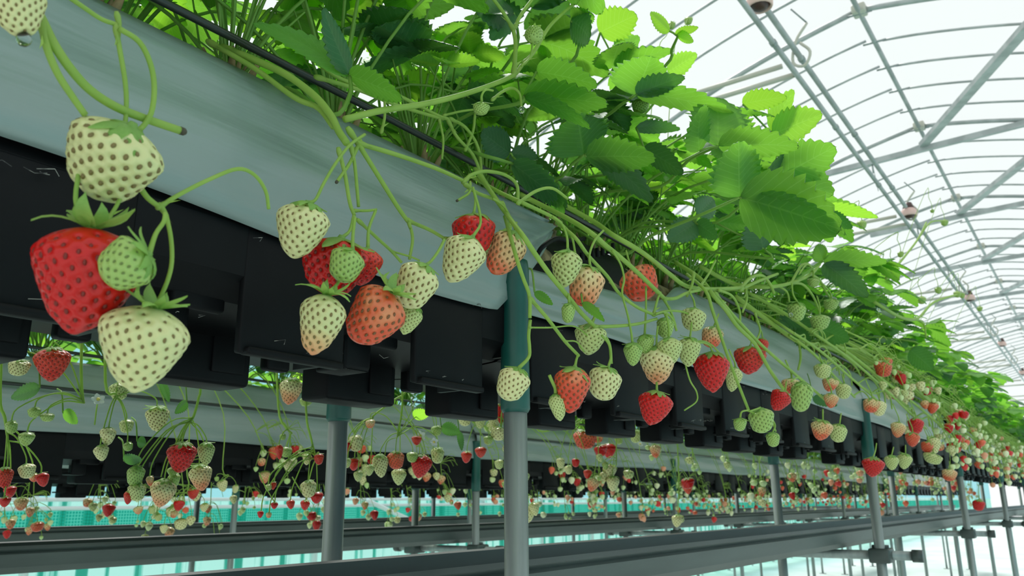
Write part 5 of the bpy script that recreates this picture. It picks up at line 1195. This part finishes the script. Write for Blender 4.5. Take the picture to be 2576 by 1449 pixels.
# the remaining far ones, too many to tell apart
def flat(nm, c, r=.45): return mat(nm, c, r, coat=.2)
FM = {'W': flat('far_white_fruit', (.80, .80, .50)), 'GW': flat('far_pale_fruit', (.62, .72, .35)), 'G': flat('far_green_fruit', (.45, .62, .22)), 'B': None, 'P': flat('far_pink_fruit', (.85, .35, .2)), 'O': flat('far_orange_fruit', (.8, .12, .05)), 'RR': flat('far_red_fruit', (.68, .015, .012))}
FM['B'] = FM['G']; keys = ['W', 'GW', 'G', 'P', 'O', 'RR']; mats_ = [FM[k] for k in keys]+[CALYX]
mb = MB(); low = {k: None for k in SMB}
for k in low:
    r, Ln, sq = fruit_shape(k); ts = [.03, .12, .3, .55, .8, .99]; v = [(r(t)*math.cos(a), r(t)*math.sin(a), -Ln*t) for t in ts for a in np.arange(7)*2*math.pi/7]
    low[k] = (np.array(v), grid_faces(6, 7, True)+[tuple(35+j for j in range(7))])
cal_v = np.array([(0, 0, .05)]+[((.45 if j % 2 else .16)*math.cos(j*math.pi/5), (.45 if j % 2 else .16)*math.sin(j*math.pi/5), -.02 if j % 2 else .02) for j in range(10)]); cal_f = [(0, 1+j, 1+(j+1) % 10) for j in range(10)]
for s in SPECS[NIND:]:
    A = np.array(spec_matrix(s)); v, f = low[s[4]]; k = 'G' if s[3] == 'B' else s[3]
    mb.add(v@A[:3, :3].T+A[:3, 3], f, keys.index(k)); mb.add(cal_v@A[:3, :3].T+A[:3, 3], cal_f, 6)
o = mb.build('distant_strawberry_clusters', mats_); tag(o, 'countless small strawberries dotted along the distant parts of the benches', 'strawberries', None, 'stuff')

# ------------------------------------------------------------ white flowers
def flower(px, py, X, w, lb, tilt=(0, .3, .6), group='white flowers'):
    p = onX(px, py, X); F = proj(p)[2]; R = w*F/FPX/2; root = empty('strawberry_flower', p); tag(root, lb, 'flower', group)
    n = unit(np.array(tilt)); x = unit(np.cross(n, (0, 1, .1))); y = np.cross(n, x)
    for k in range(5):
        a = k*2*math.pi/5; d = x*math.cos(a)+y*math.sin(a); e = np.cross(n, d); v = []
        for i in range(5):
            u = i/4; ww = .42*math.sin(math.pi*min(1, .12+u*.8)); 
            for j in range(3): v.append((d*(.12+.88*u)+e*ww*(j-1)+n*(.18*u*u-.05*(j-1)**2))*R)
        m = MB(); m.add(v, grid_faces(5, 3)); m.build('petal', PETAL, parent=root)
    m = MB(); tube(m, [np.zeros(3), n*R*.18, n*R*.28], [R*.26, R*.24, R*.08], 8, sub=1); m.build('flower_centre', YOLK, parent=root)
    m = MB(); tube(m, [-n*R*.05, -n*R*.5+np.array([0, 0, -R]), -n*R*.4+np.array([0, 0, -R*3.5])], .0008, 5, sub=3); m.build('flower_stem', STEM, parent=root)
flower(247, 1005, XR_, 34, 'white flower seen side-on before the middle film, left', (.9, -.3, .5))
flower(1058, 1096, XR_, 26, 'white flower above the bright red strawberry between the posts', (.8, -.5, .2)); flower(1092, 1112, XR_, 22, 'white flower just right of its twin, above the bright red strawberry', (.8, -.5, .1))
flower(1110, 1010, XR_, 22, 'white flower directly under the tray foot between the posts', (.6, -.5, .5)); flower(1610, 1117, -.9, 16, 'tiny white flower under the tray tabs right of centre', (.7, -.4, .4))
flower(2210, 780, -.36, 14, 'tiny white flower in the leaves on the right, lower one', (.7, -.5, .3)); flower(2215, 640, -.36, 14, 'tiny white flower in the leaves on the right, upper one', (.7, -.5, .3))
# leaves hanging behind the near bench
for i, (bx, by, tx, ty, w, t, X, lb) in enumerate(((100, 975, 20, 1000, 40, 'D', XR_, 'dark leaf under the tray at the left edge'), (158, 1038, 206, 1058, 34, 'L', XR_, 'small oval green leaf before the middle film, left'), (345, 1110, 368, 1118, 30, 'D', XR_, 'dark leaf above the darker one left of the big cluster'), (312, 1160, 362, 1140, 34, 'D', XR_, 'darker leaf before the middle trays, left of the big cluster'),
    (405, 960, 428, 1012, 22, 'D', XR_, 'narrow dark leaf hanging below the tray foot'), (1040, 1050, 1080, 1028, 34, 'Y', XR_, 'bright pointed leaf between the posts'), (1110, 1075, 1158, 1090, 36, 'D', XR_, 'dark drooping leaf between the posts, upper'), (1155, 1085, 1168, 1130, 18, 'D', XR_, 'narrow dark leaf between the posts, lower'), (1345, 735, 1392, 765, 26, 'L', -.37, 'tiny green leaf right of the green post sleeve'), (1465, 762, 1525, 800, 26, 'L', -.35, 'small jagged leaf under the salmon pink strawberry'),
    (470, 1010, 440, 1040, 26, 'D', XR_, 'dark leaf at the top of the big lower left cluster'), (2045, 1000, 2100, 1010, 30, 'D', -.40, 'dark leaf above the film edge group'))):
    F = proj(onX(bx, by, X))[2]; root = empty('strawberry_leaf', onX(bx, by, X)); tag(root, lb, 'leaf', 'leaves hanging below the benches')
    placed_leaflet(root, bx, by, tx, ty, w, F, LV[t], i % 4, 30)
    p0 = np.zeros(3); q = onX(bx-14, by-60, X-.02)-np.array(root.location); mb = MB(); tube(mb, [q, q*.4+np.array([0, 0, .01]), p0], .0009, 5, sub=3); mb.build('petiole', STEMD, parent=root)
